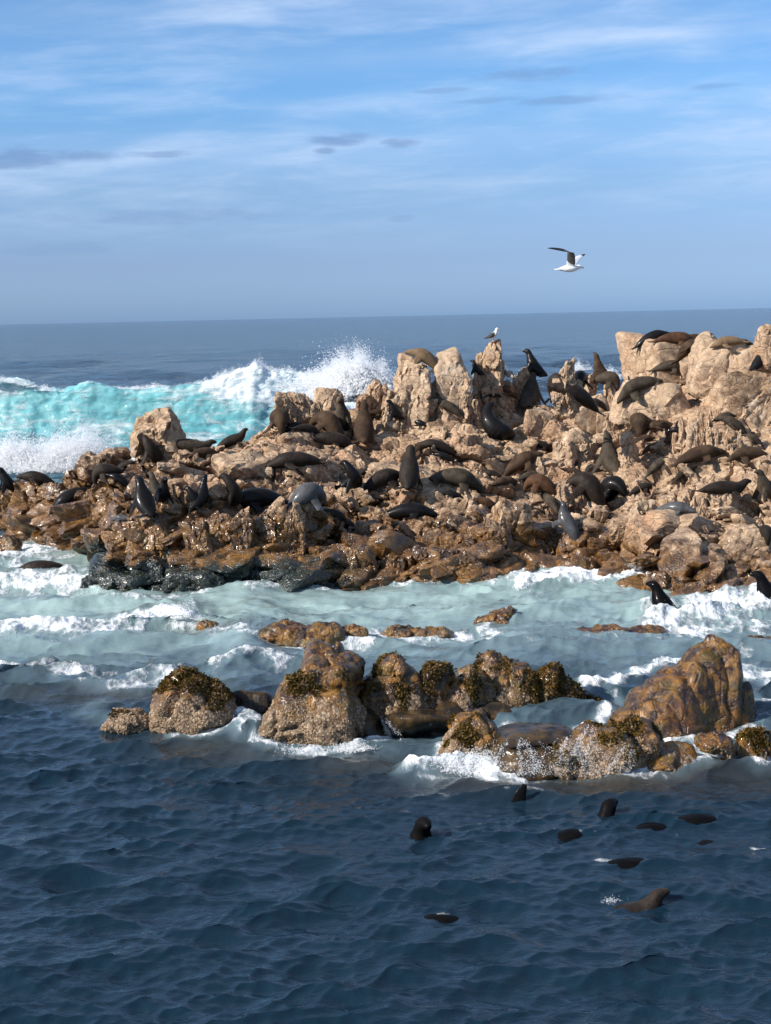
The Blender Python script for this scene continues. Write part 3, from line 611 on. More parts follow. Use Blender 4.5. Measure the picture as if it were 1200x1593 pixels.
# ------------------------------------------------------------------ seals: placing data (used below and to keep loose rocks clear)
# px, base py, span px, pose, yaw (0 = head right, 180 = head left, -90 = towards camera), coat, label
SEALS = [
 (10, 768, 40, 'sit', 200, 'black', 'black wet seal sitting half out of the left frame edge'),
 (28, 744, 42, 'lie', 20, 'grey', 'pale brown pup lying behind the black seal at the left edge'),
 (57, 750, 72, 'lie', 185, 'dark', 'dark seal with a brown flank lying on the squared brown block at the left'),
 (115, 770, 84, 'lie', 205, 'black', 'wet black seal sprawled with its face down towards the camera, left of the bull'),
 (168, 738, 48, 'hunch', 190, 'dark', 'large dark bull humped up under the splash, left of the lone rounded boulder'),
 (184, 757, 52, 'lie', 175, 'black', 'glossy black seal lying just in front of the humped dark bull'),
 (230, 724, 44, 'curl', 160, 'dark', 'dark seal bent double at the foot of the lone rounded boulder'),
 (224, 802, 58, 'sit', 120, 'black', 'black seal sitting tall with its back turned, above the shiny brown boulder'),
 (240, 778, 38, 'sit', 150, 'grey', 'grey seal with a pale throat behind the tall sitting black seal'),
 (253, 794, 44, 'sit', -60, 'black', 'slim black seal upright beside the tall sitting black seal'),
 (190, 812, 40, 'lie', 160, 'wetgrey', 'wet blue-black seal slumped low with a bright gloss on its back'),
 (292, 708, 86, 'lieup', 12, 'grey', 'long grey seal lying with raised head on the skyline by the turquoise water'),
 (316, 714, 54, 'lie', 30, 'brown', 'brown seal seen from behind, in front of the long grey skyline seal'),
 (362, 697, 62, 'lieup', 18, 'dark', 'dark seal resting with lifted head, right of the long grey skyline seal'),
 (434, 678, 46, 'hunch', -80, 'brown', 'hunched round brown seal facing the camera below the pale slabs'),
 (312, 792, 50, 'situp', 60, 'black', 'black seal with its nose straight up among the lower left rocks'),
 (296, 800, 40, 'curl', 185, 'black', 'black seal curled round its flippers beside the nose-up black seal'),
 (355, 798, 52, 'curl', 190, 'dark', 'olive-black seal twisting its head back to the left, next to the long sleek one'),
 (403, 790, 112, 'lie', 202, 'black', 'long sleek black seal stretched with its head down to the left'),
 (460, 737, 104, 'lie', 188, 'dark', 'long dark brown seal lying flat below the pinkish ledge'),
 (476, 674, 50, 'lie', 35, 'dark', 'dark seal leaning uphill between the hunched seal and the big brown one'),
 (503, 682, 66, 'hunch', 160, 'brown', 'big brown seal turned away in front of the flat-faced pale slab'),
 (534, 668, 50, 'sit', -100, 'grey', 'seal with a pale chest sitting upright near the slabs'),
 (565, 698, 68, 'situp', 95, 'brown', 'big brown seal sitting tall with its nose up in the middle of the slope'),
 (514, 692, 84, 'lie', 4, 'dark', 'dark seal lying flat behind the tall nose-up brown seal, flippers to the left'),
 (613, 664, 30, 'sit', 190, 'black', 'black shaggy seal sitting below the tall fractured outcrop'),
 (650, 667, 40, 'lie', -30, 'black', 'wet black pup beside the shaggy black seal'),
 (542, 772, 50, 'curl', 180, 'black', 'black seal twisting its neck to the left in the centre of the slope'),
 (600, 768, 78, 'walk', 15, 'dark', 'dark shiny seal arching its back as it walks right'),
 (637, 778, 62, 'sit', 85, 'dark', 'dark seal sitting with its back to the camera right of the arching one'),
 (480, 790, 62, 'hunch', 20, 'wetgrey', 'mottled grey seal hunched right of the long sleek black seal'),
 (680, 690, 80, 'lie', 182, 'dark', 'flat dark seal asleep in the brown hollow of the slope'),
 (646, 720, 60, 'lie', 8, 'brown', 'round-backed brown seal lying behind the arching dark one'),
 (706, 760, 92, 'walk', 4, 'grey', 'grey seal with sunlit back and head lowered to the right, above a black pup'),
 (706, 772, 42, 'lie', 190, 'black', 'small black pup in the shade under the grey walking seal'),
 (636, 803, 100, 'lie', -4, 'black', 'dark mottled seal lying just above the brown wet wall'),
 (538, 822, 58, 'lie', 175, 'black', 'soaked black seal low on the brown wet rocks in the centre'),
 (758, 790, 60, 'lie', 195, 'red', 'reddish brown seal lying head down left, above the square cracked face'),
 (786, 764, 52, 'lie', 30, 'brown', 'brown seal leaning uphill behind the reddish one above the cracked face'),
 (764, 740, 42, 'lie', 170, 'dark', 'small dark seal wedged between the grey walking seal and the piled brown ones'),
 (696, 646, 62, 'lieup', 168, 'grey', 'olive-grey seal propped on its fore flippers under the tallest pinnacle'),
 (748, 651, 50, 'lie', 20, 'grey', 'grey seal lying half behind the curled black seal'),
 (772, 688, 60, 'curl', 75, 'black', 'curled black seal scratching with a hind flipper on a bare slab'),
 (766, 632, 26, 'lie', 10, 'dark', 'tiny dark pup lying above the curled black seal'),
 (786, 616, 52, 'lie', -12, 'red', 'reddish seal lying at the foot of the crag with the gull'),
 (656, 572, 66, 'walk', 172, 'tan', 'tan seal draped over the gap between the fractured outcrop and the pinnacle'),
 (830, 574, 40, 'sit', 165, 'black', 'black seal sitting on the skyline crag with head up'),
 (828, 634, 60, 'sit', 60, 'grey', 'grey seal propped upright below the black skyline seal'),
 (892, 634, 104, 'lie', 192, 'dark', 'long dark brown seal stretched across the domed boulder'),
 (934, 582, 46, 'situp', 160, 'brown', 'brown seal on the skyline pointing its nose at the sky'),
 (904, 592, 26, 'hunch', -90, 'black', 'dark round-backed seal left of the nose-up skyline seal'),
 (942, 602, 42, 'hunch', -20, 'grey', 'brownish grey seal draped over the brown block under the skyline seal'),
 (948, 736, 70, 'situp', 120, 'grey', 'ridged brown-grey seal sitting with its nose up in the right half'),
 (815, 718, 84, 'lie', 8, 'brown', 'smooth olive-brown seal lying above the piled group'),
 (990, 660, 30, 'hunch', -90, 'brown', 'small round brown seal in the shade right of the domed boulder'),
 (998, 684, 56, 'lie', 10, 'brown', 'brown seal lying left of the upright stone pillars'),
 (1030, 672, 58, 'lie', 175, 'brown', 'brown seal lying below the seal with the raised black flipper'),
 (1056, 660, 38, 'side', 160, 'black', 'black seal holding one flipper up like a sail behind the pillars'),
 (1017, 527, 68, 'lie', 5, 'black', 'black seal lying on the left top of the flat-topped block, skyline'),
 (1082, 519, 48, 'lie', 10, 'red', 'reddish seal resting on the very top of the skyline right of the black one'),
 (1052, 535, 80, 'lie', 4, 'red', 'long reddish seal lying along the front edge of the flat-topped block'),
 (1076, 543, 46, 'lie', -50, 'brown', 'small brown seal facing the camera on the flat-topped block'),
 (1135, 547, 62, 'lie', 175, 'tan', 'tan seal sleeping on the rounded boulder near the right skyline'),
 (1154, 527, 46, 'lie', 10, 'brown', 'brown seal lying behind the tan sleeper at the right skyline'),
 (1180, 568, 34, 'sit', 30, 'black', 'black seal with raised head in the notch at the right'),
 (1001, 612, 80, 'walk', 178, 'grey', 'grey seal walking left along the sunlit ledge'),
 (1042, 592, 66, 'lie', 6, 'grey', 'grey seal lying behind the walking one at the foot of the flat-topped block'),
 (1128, 653, 44, 'lie', 10, 'grey', 'grey seal half hidden behind the upright pillars'),
 (1140, 668, 66, 'lie', 184, 'grey', 'pale grey seal lying across the tops of the upright pillars'),
 (1045, 698, 34, 'sit', 160, 'brown', 'small brown seal sitting at the foot of the upright pillars'),
 (1028, 726, 60, 'lie', 8, 'grey', 'olive-grey seal lying left of the big brown one under the pillars'),
 (1090, 730, 96, 'lie', 6, 'brown', 'big smooth brown seal stretched uphill under the pillars'),
 (1168, 716, 72, 'walk', 186, 'brown', 'brown seal walking left with its head down near the right edge'),
 (1000, 764, 52, 'lie', 8, 'dark', 'dark seal lying in a crevice right of the ridged nose-up seal'),
 (1052, 795, 66, 'lie', -28, 'wetgrey', 'mottled grey seal with head hanging down among the lower right rocks'),
 (1128, 768, 94, 'lieup', 14, 'dark', 'big dark brown bull with raised head on the knuckled ledge'),
 (1192, 790, 50, 'sit', 200, 'grey', 'grey seal cut by the right frame edge beside the big dark bull'),
 (826, 748, 50, 'lie', 30, 'grey', 'green-grey seal back at the rear of the piled group'),
 (840, 776, 56, 'hunch', 170, 'red', 'reddish arched seal in the middle of the piled group'),
 (905, 786, 84, 'hunch', 165, 'dark', 'huge dark bull arched over the knobbly wet rock'),
 (960, 792, 50, 'hunch', -60, 'black', 'black seal in deep shade right of the huge dark bull'),
 (882, 846, 60, 'climb', 135, 'wetgrey', 'shiny wet grey seal climbing the rock face from the water'),
 (854, 786, 34, 'lie', -60, 'grey', 'small purplish grey pup below the arched reddish seal'),
 (892, 732, 52, 'lie', 5, 'brown', 'brown seal lying behind the huge dark bull'),
 (1194, 852, 24, 'hunch', -90, 'dark', 'dark rounded seal at the right edge on the lower tan slab'),
 (583, 652, 40, 'lie', 20, 'brown', 'brown seal lying just behind the tall nose-up brown seal'),
 (871, 604, 26, 'hunch', -70, 'dark', 'dark seal tucked at the foot of the narrow rock fang'),
 (741, 582, 24, 'sit', 160, 'black', 'black seal peeping out behind the left side of the gull crag'),
 (562, 742, 46, 'lie', 165, 'dark', 'dark seal lying behind the neck-twisting black seal'),
 (196, 722, 44, 'lie', 170, 'dark', 'dark seal resting between the humped bull and the lone boulder'),
 (1054, 516, 26, 'lieup', 30, 'black', 'black head raised between the black and the reddish skyline seals'),
 (520, 806, 50, 'lie', 10, 'dark', 'dark seal lying on the brown wet rocks left of the soaked black one'),
 (455, 668, 36, 'lie', 25, 'black', 'small black seal squeezed in beside the hunched brown seal'),
 (930, 640, 40, 'lie', 185, 'dark', 'dark seal lying at the tail of the long stretched seal'),
 (690, 722, 44, 'lie', 172, 'black', 'black seal lying in shadow above the grey walking seal'),
 (842, 700, 44, 'lie', 12, 'dark', 'dark seal in the shade under the low rounded boulder'),
 (1068, 752, 50, 'lie', 5, 'dark', 'dark seal lying between the big brown seal and the knuckled ledge'),
 (1012, 700, 34, 'lie', 12, 'brown', 'small brown seal lying beside the pointed freestanding stone'),
 (1172, 690, 44, 'lie', 178, 'grey', 'grey-brown seal lying above the one walking left at the right edge'),
 (735, 592, 0, None, 0, '', ''),
]
SEALS = [s for s in SEALS if s[3]]

# ------------------------------------------------------------------ loose rocks on the islet (pieces of it)
protos = [mesh_np('rock', *rock_np(900 + k, (1.0, random.uniform(.6, .95), random.uniform(.45, .85)), 4, facets=random.choice([6, 8, 10, 12]), sharp=random.choice([9, 12, 18]), crack=random.choice([.0, .03, .06]), chip=.04, tiltk=.2), True, 30) for k in range(16)]
protos_np = [(np.array([v.co[:] for v in m.vertices]), np.array([p.vertices[:] for p in m.polygons])) for m in protos]
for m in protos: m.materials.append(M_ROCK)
sx = np.array([s[0] for s in SEALS], float); sy = np.array([s[1] for s in SEALS], float); ss = np.array([s[2] for s in SEALS], float)
count = 0; tries = 0
while count < 190 and tries < 4000:
    tries += 1
    px = random.uniform(-40, 1240); py = random.uniform(np.interp(px, _px, _cy), np.interp(px, _px, _wy) + 6)
    hit = bvh_ground.ray_cast(CAMP, ray(px, py))[0]
    if hit is None or hit.z < -0.1: continue
    if px > 955 and py < 660 and random.random() < .75: continue
    w_ = random.choice([24, 28, 34, 40, 48, 58, 70]) * random.uniform(.8, 1.25)
    dx, dy = np.abs(px - sx), sy - py
    if ((dx < ss * 0.5 + w_ * 0.35) & (dy > -22) & (dy < 34)).any(): continue
    s = w_ * hit.y / F_ / 2
    k = random.randrange(16)
    o = bpy.data.objects.new('rock', protos[k]); COL.objects.link(o); o.parent = islet
    e = (random.uniform(.05, .50), random.uniform(-.45, .05), R(random.choice([28, 28, 28, 208]) + random.uniform(-26, 26)))
    sc3 = (s * random.uniform(1.1, 1.6), s, s * random.uniform(.55, 1.05))
    o.location = (hit.x, hit.y + s * .3, hit.z + s * random.uniform(-.05, .3)); o.rotation_euler = e; o.scale = sc3
    V = protos_np[k][0] * np.array(sc3); V = V @ np.array(Euler(e).to_matrix()).T + np.array(o.location)
    solid.append((V, protos_np[k][1])); count += 1
# rubble: small broken stones in the gaps
def scatter_meshes(name, pts, sizes, base, mat, kind='stuff', parent=None, flat=1.0, g=rng, align=None, smooth=False):
    bv, bf = base; n = len(pts)
    a = g.uniform(0, 2 * np.pi, n); b_ = g.uniform(-.7, .7, n)
    V = np.repeat(bv[None], n, 0) * (sizes[:, None, None] * g.uniform(.7, 1.3, (n, 1, 3)))
    V[..., 2] *= flat
    if align is None:
        y1 = V[..., 1] * np.cos(b_)[:, None] - V[..., 2] * np.sin(b_)[:, None]; z1 = V[..., 1] * np.sin(b_)[:, None] + V[..., 2] * np.cos(b_)[:, None]
        x2 = V[..., 0] * np.cos(a)[:, None] - y1 * np.sin(a)[:, None]; y2 = V[..., 0] * np.sin(a)[:, None] + y1 * np.cos(a)[:, None]
        V = np.stack([x2, y2, z1], -1)
    else:
        Nn = align; T = np.cross(Nn, g.normal(size=(n, 3))); T /= np.linalg.norm(T, axis=1)[:, None] + 1e-9; Bn = np.cross(Nn, T)
        V = V[..., 0:1] * T[:, None] + V[..., 1:2] * Bn[:, None] + V[..., 2:3] * Nn[:, None]
    V = V + pts[:, None]
    Fc = (bf[None] + (np.arange(n) * len(bv))[:, None, None]).reshape(-1, bf.shape[1])
    o = link(name, mesh_np(name, V.reshape(-1, 3), Fc, smooth), mat, parent)
    if kind: tag(o, kind=kind)
    return o
ico1 = ico(1); g1 = np.random.default_rng(5)
chip = (ico1[0] * (1 + g1.uniform(-.35, .25, (len(ico1[0]), 1))), ico1[1])
ctr = ISV[ISF].mean(1); nrm = np.cross(ISV[ISF[:, 1]] - ISV[ISF[:, 0]], ISV[ISF[:, 3]] - ISV[ISF[:, 0]]); ar = np.linalg.norm(nrm, axis=1); nrm /= ar[:, None] + 1e-12
pjx, pjy = project(ctr)
ok = (pjx > -60) & (pjx < 1260) & (ctr[:, 2] > 0.1) & (nrm[:, 2] > 0.45) & (ctr[:, 1] < 56)
cl = fbm(ctr * 0.9, 3, 33)
ok &= cl > 0.10
idx = rng.choice(np.nonzero(ok)[0], 1500, replace=False)
scatter_meshes('rubble', ctr[idx], rng.uniform(.03, .11, len(idx)) * rng.uniform(.6, 1.5, len(idx)), chip, M_ROCK, parent=islet, flat=.7)
# mussels on the dark shelf
V, Fc = join_np(solid[1:40]); cV = V[Fc[:, :3]].mean(1); nV = np.cross(V[Fc[:, 1]] - V[Fc[:, 0]], V[Fc[:, 2]] - V[Fc[:, 0]]); nV /= np.linalg.norm(nV, axis=1)[:, None] + 1e-12
okm = (cV[:, 0] > -8.6) & (cV[:, 0] < -1.5) & (cV[:, 2] > 0.02) & (cV[:, 2] < 0.75) & (cV[:, 1] < 44) & (nV[:, 1] < 0.5)
okm2 = (ctr[:, 0] > -8.6) & (ctr[:, 0] < -1.0) & (ctr[:, 2] > 0.02) & (ctr[:, 2] < 0.6) & (ctr[:, 1] < 44)
mp_ = np.vstack([cV[okm], ctr[okm2]]); mn_ = np.vstack([nV[okm], nrm[okm2]])
if len(mp_) > 50:
    pick = rng.choice(len(mp_), min(7000, len(mp_)), replace=False)
    scatter_meshes('mussel', mp_[pick], rng.uniform(.025, .06, len(pick)), (ico1[0] * np.array([.55, 1, .5]), ico1[1]), M_MUSSEL, parent=islet, align=mn_[pick])
SV, SF = [], []
o_ = 0
polys = []
for v, f in solid:
    SV.append(v); polys += (f + o_).tolist(); o_ += len(v)
bvh_all = BVHTree.FromPolygons(np.vstack(SV).tolist(), polys)

# ------------------------------------------------------------------ front reef rocks
REEF = [
 ([(303, 1142, 1040, 128, .9, 0), (200, 1142, 1103, 74, .9, 0), (262, 1142, 1075, 60, .9, 0), (345, 1140, 1062, 52, .9, 0)], 'barnacled rock with a shaggy olive seaweed cap, alone at the left of the reef', 'weed'),
 ([(490, 1156, 1062, 150, .85, 0), (515, 1100, 1003, 112, .9, 0), (545, 1152, 1080, 52, .9, 0), (432, 1152, 1090, 66, .9, 4), (455, 1130, 1048, 70, .9, 5)], 'largest barnacle-crusted reef rock with a smooth red-brown dome on top', 'dome'),
 ([(606, 1134, 1013, 108, .9, 0), (575, 1132, 1050, 64, .9, 0), (638, 1136, 1052, 64, .9, 0)], 'rounded brown reef rock right of the domed one, split off by a dark cleft', 'weed'),
 ([(680, 1132, 1026, 76, .9, 0), (704, 1134, 1052, 90, .9, 0), (728, 1124, 1034, 60, .9, 4), (660, 1134, 1070, 60, .9, 0)], 'low broken reef rock in the middle with algae down its front', 'weed'),
 ([(782, 1118, 1016, 112, .9, -2), (745, 1122, 1036, 80, .9, 0), (812, 1120, 1036, 80, .9, 0), (846, 1114, 1030, 64, .9, 0), (876, 1114, 1050, 64, .9, 0)], 'flat-topped reef rock with a dark mass of seaweed at its right end', 'weed'),
 ([(738, 1180, 1104, 92, .9, 0), (722, 1190, 1140, 60, .9, 0)], 'small mossy rock in the white water at the front of the reef', 'weed'),
 ([(914, 1112, 1086, 56, .9, 0)], 'little seaweed tuft rock at the lip of the pouring water', 'weed'),
 ([(1128, 1144, 984, 70, .9, 2), (1112, 1146, 998, 96, .9, -2), (1090, 1150, 1020, 110, .9, -6), (1060, 1154, 1044, 118, .9, -10), (1028, 1158, 1068, 112, .9, -12), (998, 1162, 1090, 96, .9, -12), (1158, 1144, 1058, 44, .9, 2)], 'tall peaked rusty-brown rock towering at the right end of the reef', 'bare'),
 ([(935, 1206, 1128, 116, .9, 0), (985, 1200, 1118, 110, .9, 0), (895, 1210, 1150, 70, .9, 0)], 'barnacled apron of rock with water streaming off, below the tall peaked rock', 'weed'),
 ([(1040, 1205, 1165, 110, .9, 0), (1120, 1170, 1142, 60, .9, 0)], 'low wave-washed rock hump under the tall peaked rock', 'bare'),
 ([(1185, 1192, 1134, 80, .9, 0), (1215, 1192, 1140, 60, .9, 0)], 'brown weedy rock cut off by the right frame edge at the reef', 'weed'),
 ([(845, 1208, 1156, 84, .9, 0), (805, 1205, 1162, 60, .9, 0), (838, 1160, 1138, 126, .9, 0)], 'dark smooth ledge with a sheet of water sliding over it', 'bare'),
 ([(395, 1125, 1072, 90, .9, 0)], 'dark wet ledge in the gap between the two barnacled rocks', 'bare'),
 ([(435, 1004, 968, 92, .9, 0), (505, 1004, 970, 70, .9, 0), (550, 998, 970, 50, .9, 0), (475, 1000, 972, 60, .9, 0)], 'long low brown rock awash behind the domed reef rock', 'bare'),
 ([(324, 984, 965, 40, .9, 0)], 'small rusty rock tip breaking a wave left of the long low rock', 'bare'),
 ([(625, 994, 974, 56, .9, 0), (680, 996, 978, 70, .9, 0)], 'flat brown rock barely awash in the milky channel', 'bare'),
 ([(765, 980, 952, 54, .9, 0), (790, 976, 945, 44, .9, 0)], 'wedge-shaped brown rock alone in the turquoise channel', 'bare'),
 ([(860, 1010, 985, 90, .8, 0), (920, 1004, 977, 100, .8, 0), (960, 1000, 975, 50, .8, 0), (1010, 992, 974, 60, .8, 0)], 'long dark red rock bar in the channel, pointing at the surf', 'bare'),
 ([(1185, 1018, 992, 66, .9, 0)], 'dark red rock at the right edge between the surf and the reef', 'bare'),
 ([(80, 852, 822, 70, .9, 0)], 'small brown rock in the foam off the left shore', 'bare'),
 ([(14, 862, 832, 40, .9, 0), (8, 884, 855, 44, .9, 0)], 'dark brown rock pair at the left edge in the foam', 'bare'),
 ([(1020, 928, 908, 44, .9, 0)], 'orange knob of rock at the edge of the right surf', 'bare'),
 ([(640, 1142, 1098, 130, .8, 0), (560, 1148, 1100, 80, .8, 0), (700, 1140, 1092, 110, .8, 0), (765, 1136, 1096, 90, .8, 0)], 'low dark wet ledge joining the feet of the middle reef rocks', 'bare'),
]
def tri_normals(V, Fc):
    c = V[Fc].mean(1); n = np.cross(V[Fc[:, 1]] - V[Fc[:, 0]], V[Fc[:, 2]] - V[Fc[:, 0]]); a = np.linalg.norm(n, axis=1)
    return c, n / (a[:, None] + 1e-12), a
blade = (np.array([(-.20, 0, 0), (.20, 0, 0), (.28, .18, .55), (-.22, .15, .6), (.05, .55, 1.0)]), np.array([(0, 1, 2), (0, 2, 3), (3, 2, 4)]))
cone = (np.array([(math.cos(a), math.sin(a), 0) for a in np.arange(6) * math.pi / 3] + [(.45 * math.cos(a), .45 * math.sin(a), .9) for a in np.arange(6) * math.pi / 3] + [(0, 0, .5)]),
        np.array([t for i in range(6) for t in ((i, (i + 1) % 6, 6 + (i + 1) % 6), (i, 6 + (i + 1) % 6, 6 + i), (6 + i, 6 + (i + 1) % 6, 12))]))
reef_solid = []
for k, (lobes, label, kind) in enumerate(REEF):
    big = k < 13; lvl = {0: .66, 1: .62, 2: .42, 3: .50, 4: .42, 5: .30, 6: .10, 7: .14, 8: .42, 9: .20, 10: .28}.get(k, .02)
    o, V, Fc = hero(lobes, 'reef_rock', label, 'rock', seed=300 + k, mat=M_LEDGE if k in (11, 12, 22) else M_REEF, ground_bvh=None, level=5, facets=12, sharp=4.2, box=.25, **(dict(crack=.0, chip=.015, amp=.05, freq=1.3, taper=.4, tiltk=.08) if k in (11, 12, 22) else dict(crack=.025 if k == 7 else .045, chip=.02 if k == 7 else .045, amp=.05 if k == 7 else .08, freq=1.5, taper=.30, tiltk=.07 if k == 7 else .2)))
    o['crust_height'] = lvl; reef_solid.append((V, Fc))
    if not big: continue
    c, n, a = tri_normals(V, Fc); org = np.array(o.location)
    seen = (n[:, 1] < 0.55) & (c[:, 2] > 0.02)
    lowz = c[:, 2] + fbm(c * 1.7, 3, 40) * .9
    okb = seen & (lowz < lvl - .06) & (n[:, 2] < .85)
    if okb.sum() > 60 and k not in (11, 12):
        m_ = min(int(okb.sum()), 2600 if k < 2 else 1100)
        w = a * okb; idx = rng.choice(len(c), m_, p=w / w.sum(), replace=False)
        scatter_meshes('barnacle', c[idx] - org, rng.uniform(.006, .017, m_), cone, M_BARN, parent=o, align=n[idx] + rng.normal(size=(m_, 3)) * .15)
    if kind in ('weed', 'dome'):
        zt = c[:, 2].max()
        msk = fbm(c * 1.9 + k, 3, 44) + (0.30 if k == 0 else 0.12) * sstep(.35, .9, c[:, 2] / zt) * 2 - 0.10
        right = sstep(0, 1, (c[:, 0] - c[:, 0].min()) / np.ptp(c[:, 0]))
        if k == 4: msk += .5 * sstep(.55, .75, right) - .12
        okw = seen & (c[:, 2] > .28 * zt) & (msk > (0.12 if kind == 'weed' else 0.20)) & (n[:, 2] > -.2)
        if k == 1: okw &= c[:, 2] < .75 * zt
        if okw.sum() > 40:
            m_ = min(int(okw.sum()) * 4, 9000 if k in (0, 4) else 4500)
            w = a * okw; idx = rng.choice(len(c), m_, p=w / w.sum())
            al = n[idx] * .5 + rng.normal(size=(m_, 3)) * .40 + np.array([.0, -.15, -.45])
            al /= np.linalg.norm(al, axis=1)[:, None]
            scatter_meshes('seaweed', c[idx] - org + rng.normal(size=(m_, 3)) * .012, rng.uniform(.022, .058, m_), blade, M_WEED, parent=o, align=al)
# ------------------------------------------------------------------ sea
def ocean(N, L, lmin, lmax, rms, wdir, spread, seed):
    g = np.random.default_rng(seed)
    k1 = np.fft.fftfreq(N, L / N) * 2 * np.pi; KX, KY = np.meshgrid(k1, k1); K = np.hypot(KX, KY); K[0, 0] = 1
    kmin, kmax = 2 * np.pi / lmax, 2 * np.pi / lmin
    kp = kmin * 1.6
    S = K ** -4.0 * np.exp(-(kp / K) ** 2) * sstep(kmin * .6, kmin, K) * (1 - sstep(kmax * .8, kmax * 1.3, K))
    c = (KX * math.cos(wdir) + KY * math.sin(wdir)) / K
    S = S * (np.abs(c) ** spread) * np.where(c > 0, 1, .35); S[0, 0] = 0
    A = np.sqrt(S) * (g.normal(size=(N, N)) + 1j * g.normal(size=(N, N)))
    h = np.fft.ifft2(A); f = rms / h.real.std()
    dx = np.fft.ifft2(1j * KX / K * A).real * f; dy = np.fft.ifft2(1j * KY / K * A).real * f
    return h.real * f, dx, dy, L, N
def samp(F, L, N, x, y):
    u, v = x / L * N, y / L * N; i, j = np.floor(u).astype(int), np.floor(v).astype(int); a, b = u - i, v - j
    i0, i1, j0, j1 = i % N, (i + 1) % N, j % N, (j + 1) % N
    return F[j0, i0]*(1-a)*(1-b) + F[j0, i1]*a*(1-b) + F[j1, i0]*(1-a)*b + F[j1, i1]*a*b
OC = [ocean(256, 83, 4.0, 16, 0.032, R(-72), 2.5, 1), ocean(512, 37.3, 0.50, 2.3, 0.042, R(-84), 4.0, 2), ocean(512, 14.9, 0.15, 0.62, 0.0125, R(-74), 2.2, 3), ocean(256, 331, 11, 60, 0.02, R(-75), 3.0, 4)]
OCW = [4.0, 0.50, 0.15, 11.0]
# foam strokes: pixel polylines on the water plane, half width px, strength, raised height m
STROKES = [
 ([(-60, 868), (0, 868), (60, 858), (125, 848)], 17, .95, .10), ([(0, 890), (60, 895), (120, 885)], 12, .6, .05), ([(-60, 912), (0, 910), (60, 912), (110, 908), (150, 915)], 15, 1.0, .22),
 ([(110, 932), (200, 938), (300, 933)], 5, .75, .05), ([(200, 934), (330, 930), (450, 926), (560, 921), (650, 919), (720, 920), (820, 918)], 4.5, .75, .06), ([(600, 914), (640, 916)], 6, .95, .2),
 ([(815, 922), (880, 915), (960, 915), (1020, 915)], 12, 1.0, .22), ([(1000, 905), (1035, 918)], 9, 1.0, .25), ([(780, 925), (880, 930), (980, 928)], 8, .45, .08),
 ([(-60, 990), (0, 988), (100, 985), (180, 978), (250, 968), (300, 962)], 13, 1.0, .26), ([(-60, 1002), (80, 1000), (200, 992)], 10, .6, .05),
 ([(300, 972), (345, 995), (400, 1000)], 9, .8, .08), ([(580, 988), (650, 998), (735, 993)], 6, .85, .05), ([(755, 990), (780, 1000), (760, 1012)], 10, .85, .05), ([(400, 1006), (480, 1008), (570, 1003)], 6, .8, .05),
 ([(-60, 1040), (30, 1045), (110, 1060), (200, 1066), (280, 1060)], 12, .80, .10), ([(130, 1072), (220, 1078), (270, 1066)], 8, .85, .06), ([(340, 1050), (400, 1043), (480, 1038)], 11, .85, .08), ([(370, 1050), (430, 1060)], 7, .7, .04),
 ([(560, 1018), (650, 1028), (740, 1022)], 7, .5, .04),
 ([(1035, 978), (1080, 972), (1130, 965), (1180, 962), (1260, 958)], 22, 1.0, .42), ([(1000, 992), (1060, 1000), (1120, 992), (1200, 985)], 14, .85, .12), ([(840, 1022), (920, 1012), (1010, 1004), (1090, 1002)], 9, .65, .05),
 ([(915, 1092), (960, 1080), (1010, 1062), (1050, 1050)], 11, 1.0, .16), ([(1160, 1060), (1200, 1072), (1260, 1090)], 16, .85, .08), ([(1160, 1030), (1230, 1040)], 8, .6, .05), ([(1180, 1105), (1240, 1112)], 10, .8, .05),
 ([(270, 1152), (340, 1150), (400, 1146)], 5, .9, .05), ([(360, 1118), (380, 1140), (372, 1150)], 9, .95, .12), ([(400, 1162), (470, 1170), (540, 1166), (590, 1150), (612, 1132)], 6, .9, .06), ([(585, 1155), (610, 1140)], 8, .9, .05), ([(600, 1140), (680, 1140), (720, 1130)], 6, .75, .05),
 ([(640, 1196), (700, 1192), (760, 1198), (800, 1206)], 12, 1.0, .16), ([(690, 1170), (760, 1180), (790, 1150)], 9, .85, .10), ([(790, 1150), (822, 1180), (835, 1205)], 11, .95, .14), ([(880, 1200), (950, 1210), (1030, 1206), (1100, 1198)], 8, .95, .10), ([(865, 1195), (900, 1160), (950, 1125)], 7, .9, .10), ([(905, 1108), (960, 1103), (1000, 1120)], 6, .6, .05),
 ([(1010, 1165), (1070, 1160), (1130, 1162), (1190, 1148)], 9, .85, .08), ([(1090, 1180), (1140, 1178), (1190, 1196)], 9, .85, .06), ([(640, 1208), (760, 1214), (900, 1216), (1060, 1212)], 5, .65, .03),
 ([(160, 1100), (120, 1120), (170, 1128)], 7, .5, .02), ([(410, 1092), (560, 1178), (640, 1190)], 5, .25, .0),
 ([(930, 1398), (955, 1402), (985, 1406), (1010, 1408)], 4.0, .72, .0), ([(660, 1422), (716, 1422)], 3.5, .62, .0), ([(930, 1342), (1000, 1346)], 3.0, .62, .0), ([(860, 1298), (930, 1302)], 3.5, .66, .0), ([(1060, 1300), (1120, 1306)], 3, .6, .0), ([(1165, 1316), (1190, 1318)], 2.6, .7, .0), ([(780, 1242), (860, 1240)], 3.5, .66, .0), ([(632, 1300), (670, 1302)], 3, .55, 0), ([(985, 1296), (1040, 1297)], 3, .55, 0), ([(1030, 1286), (1112, 1285)], 3, .55, 0)]
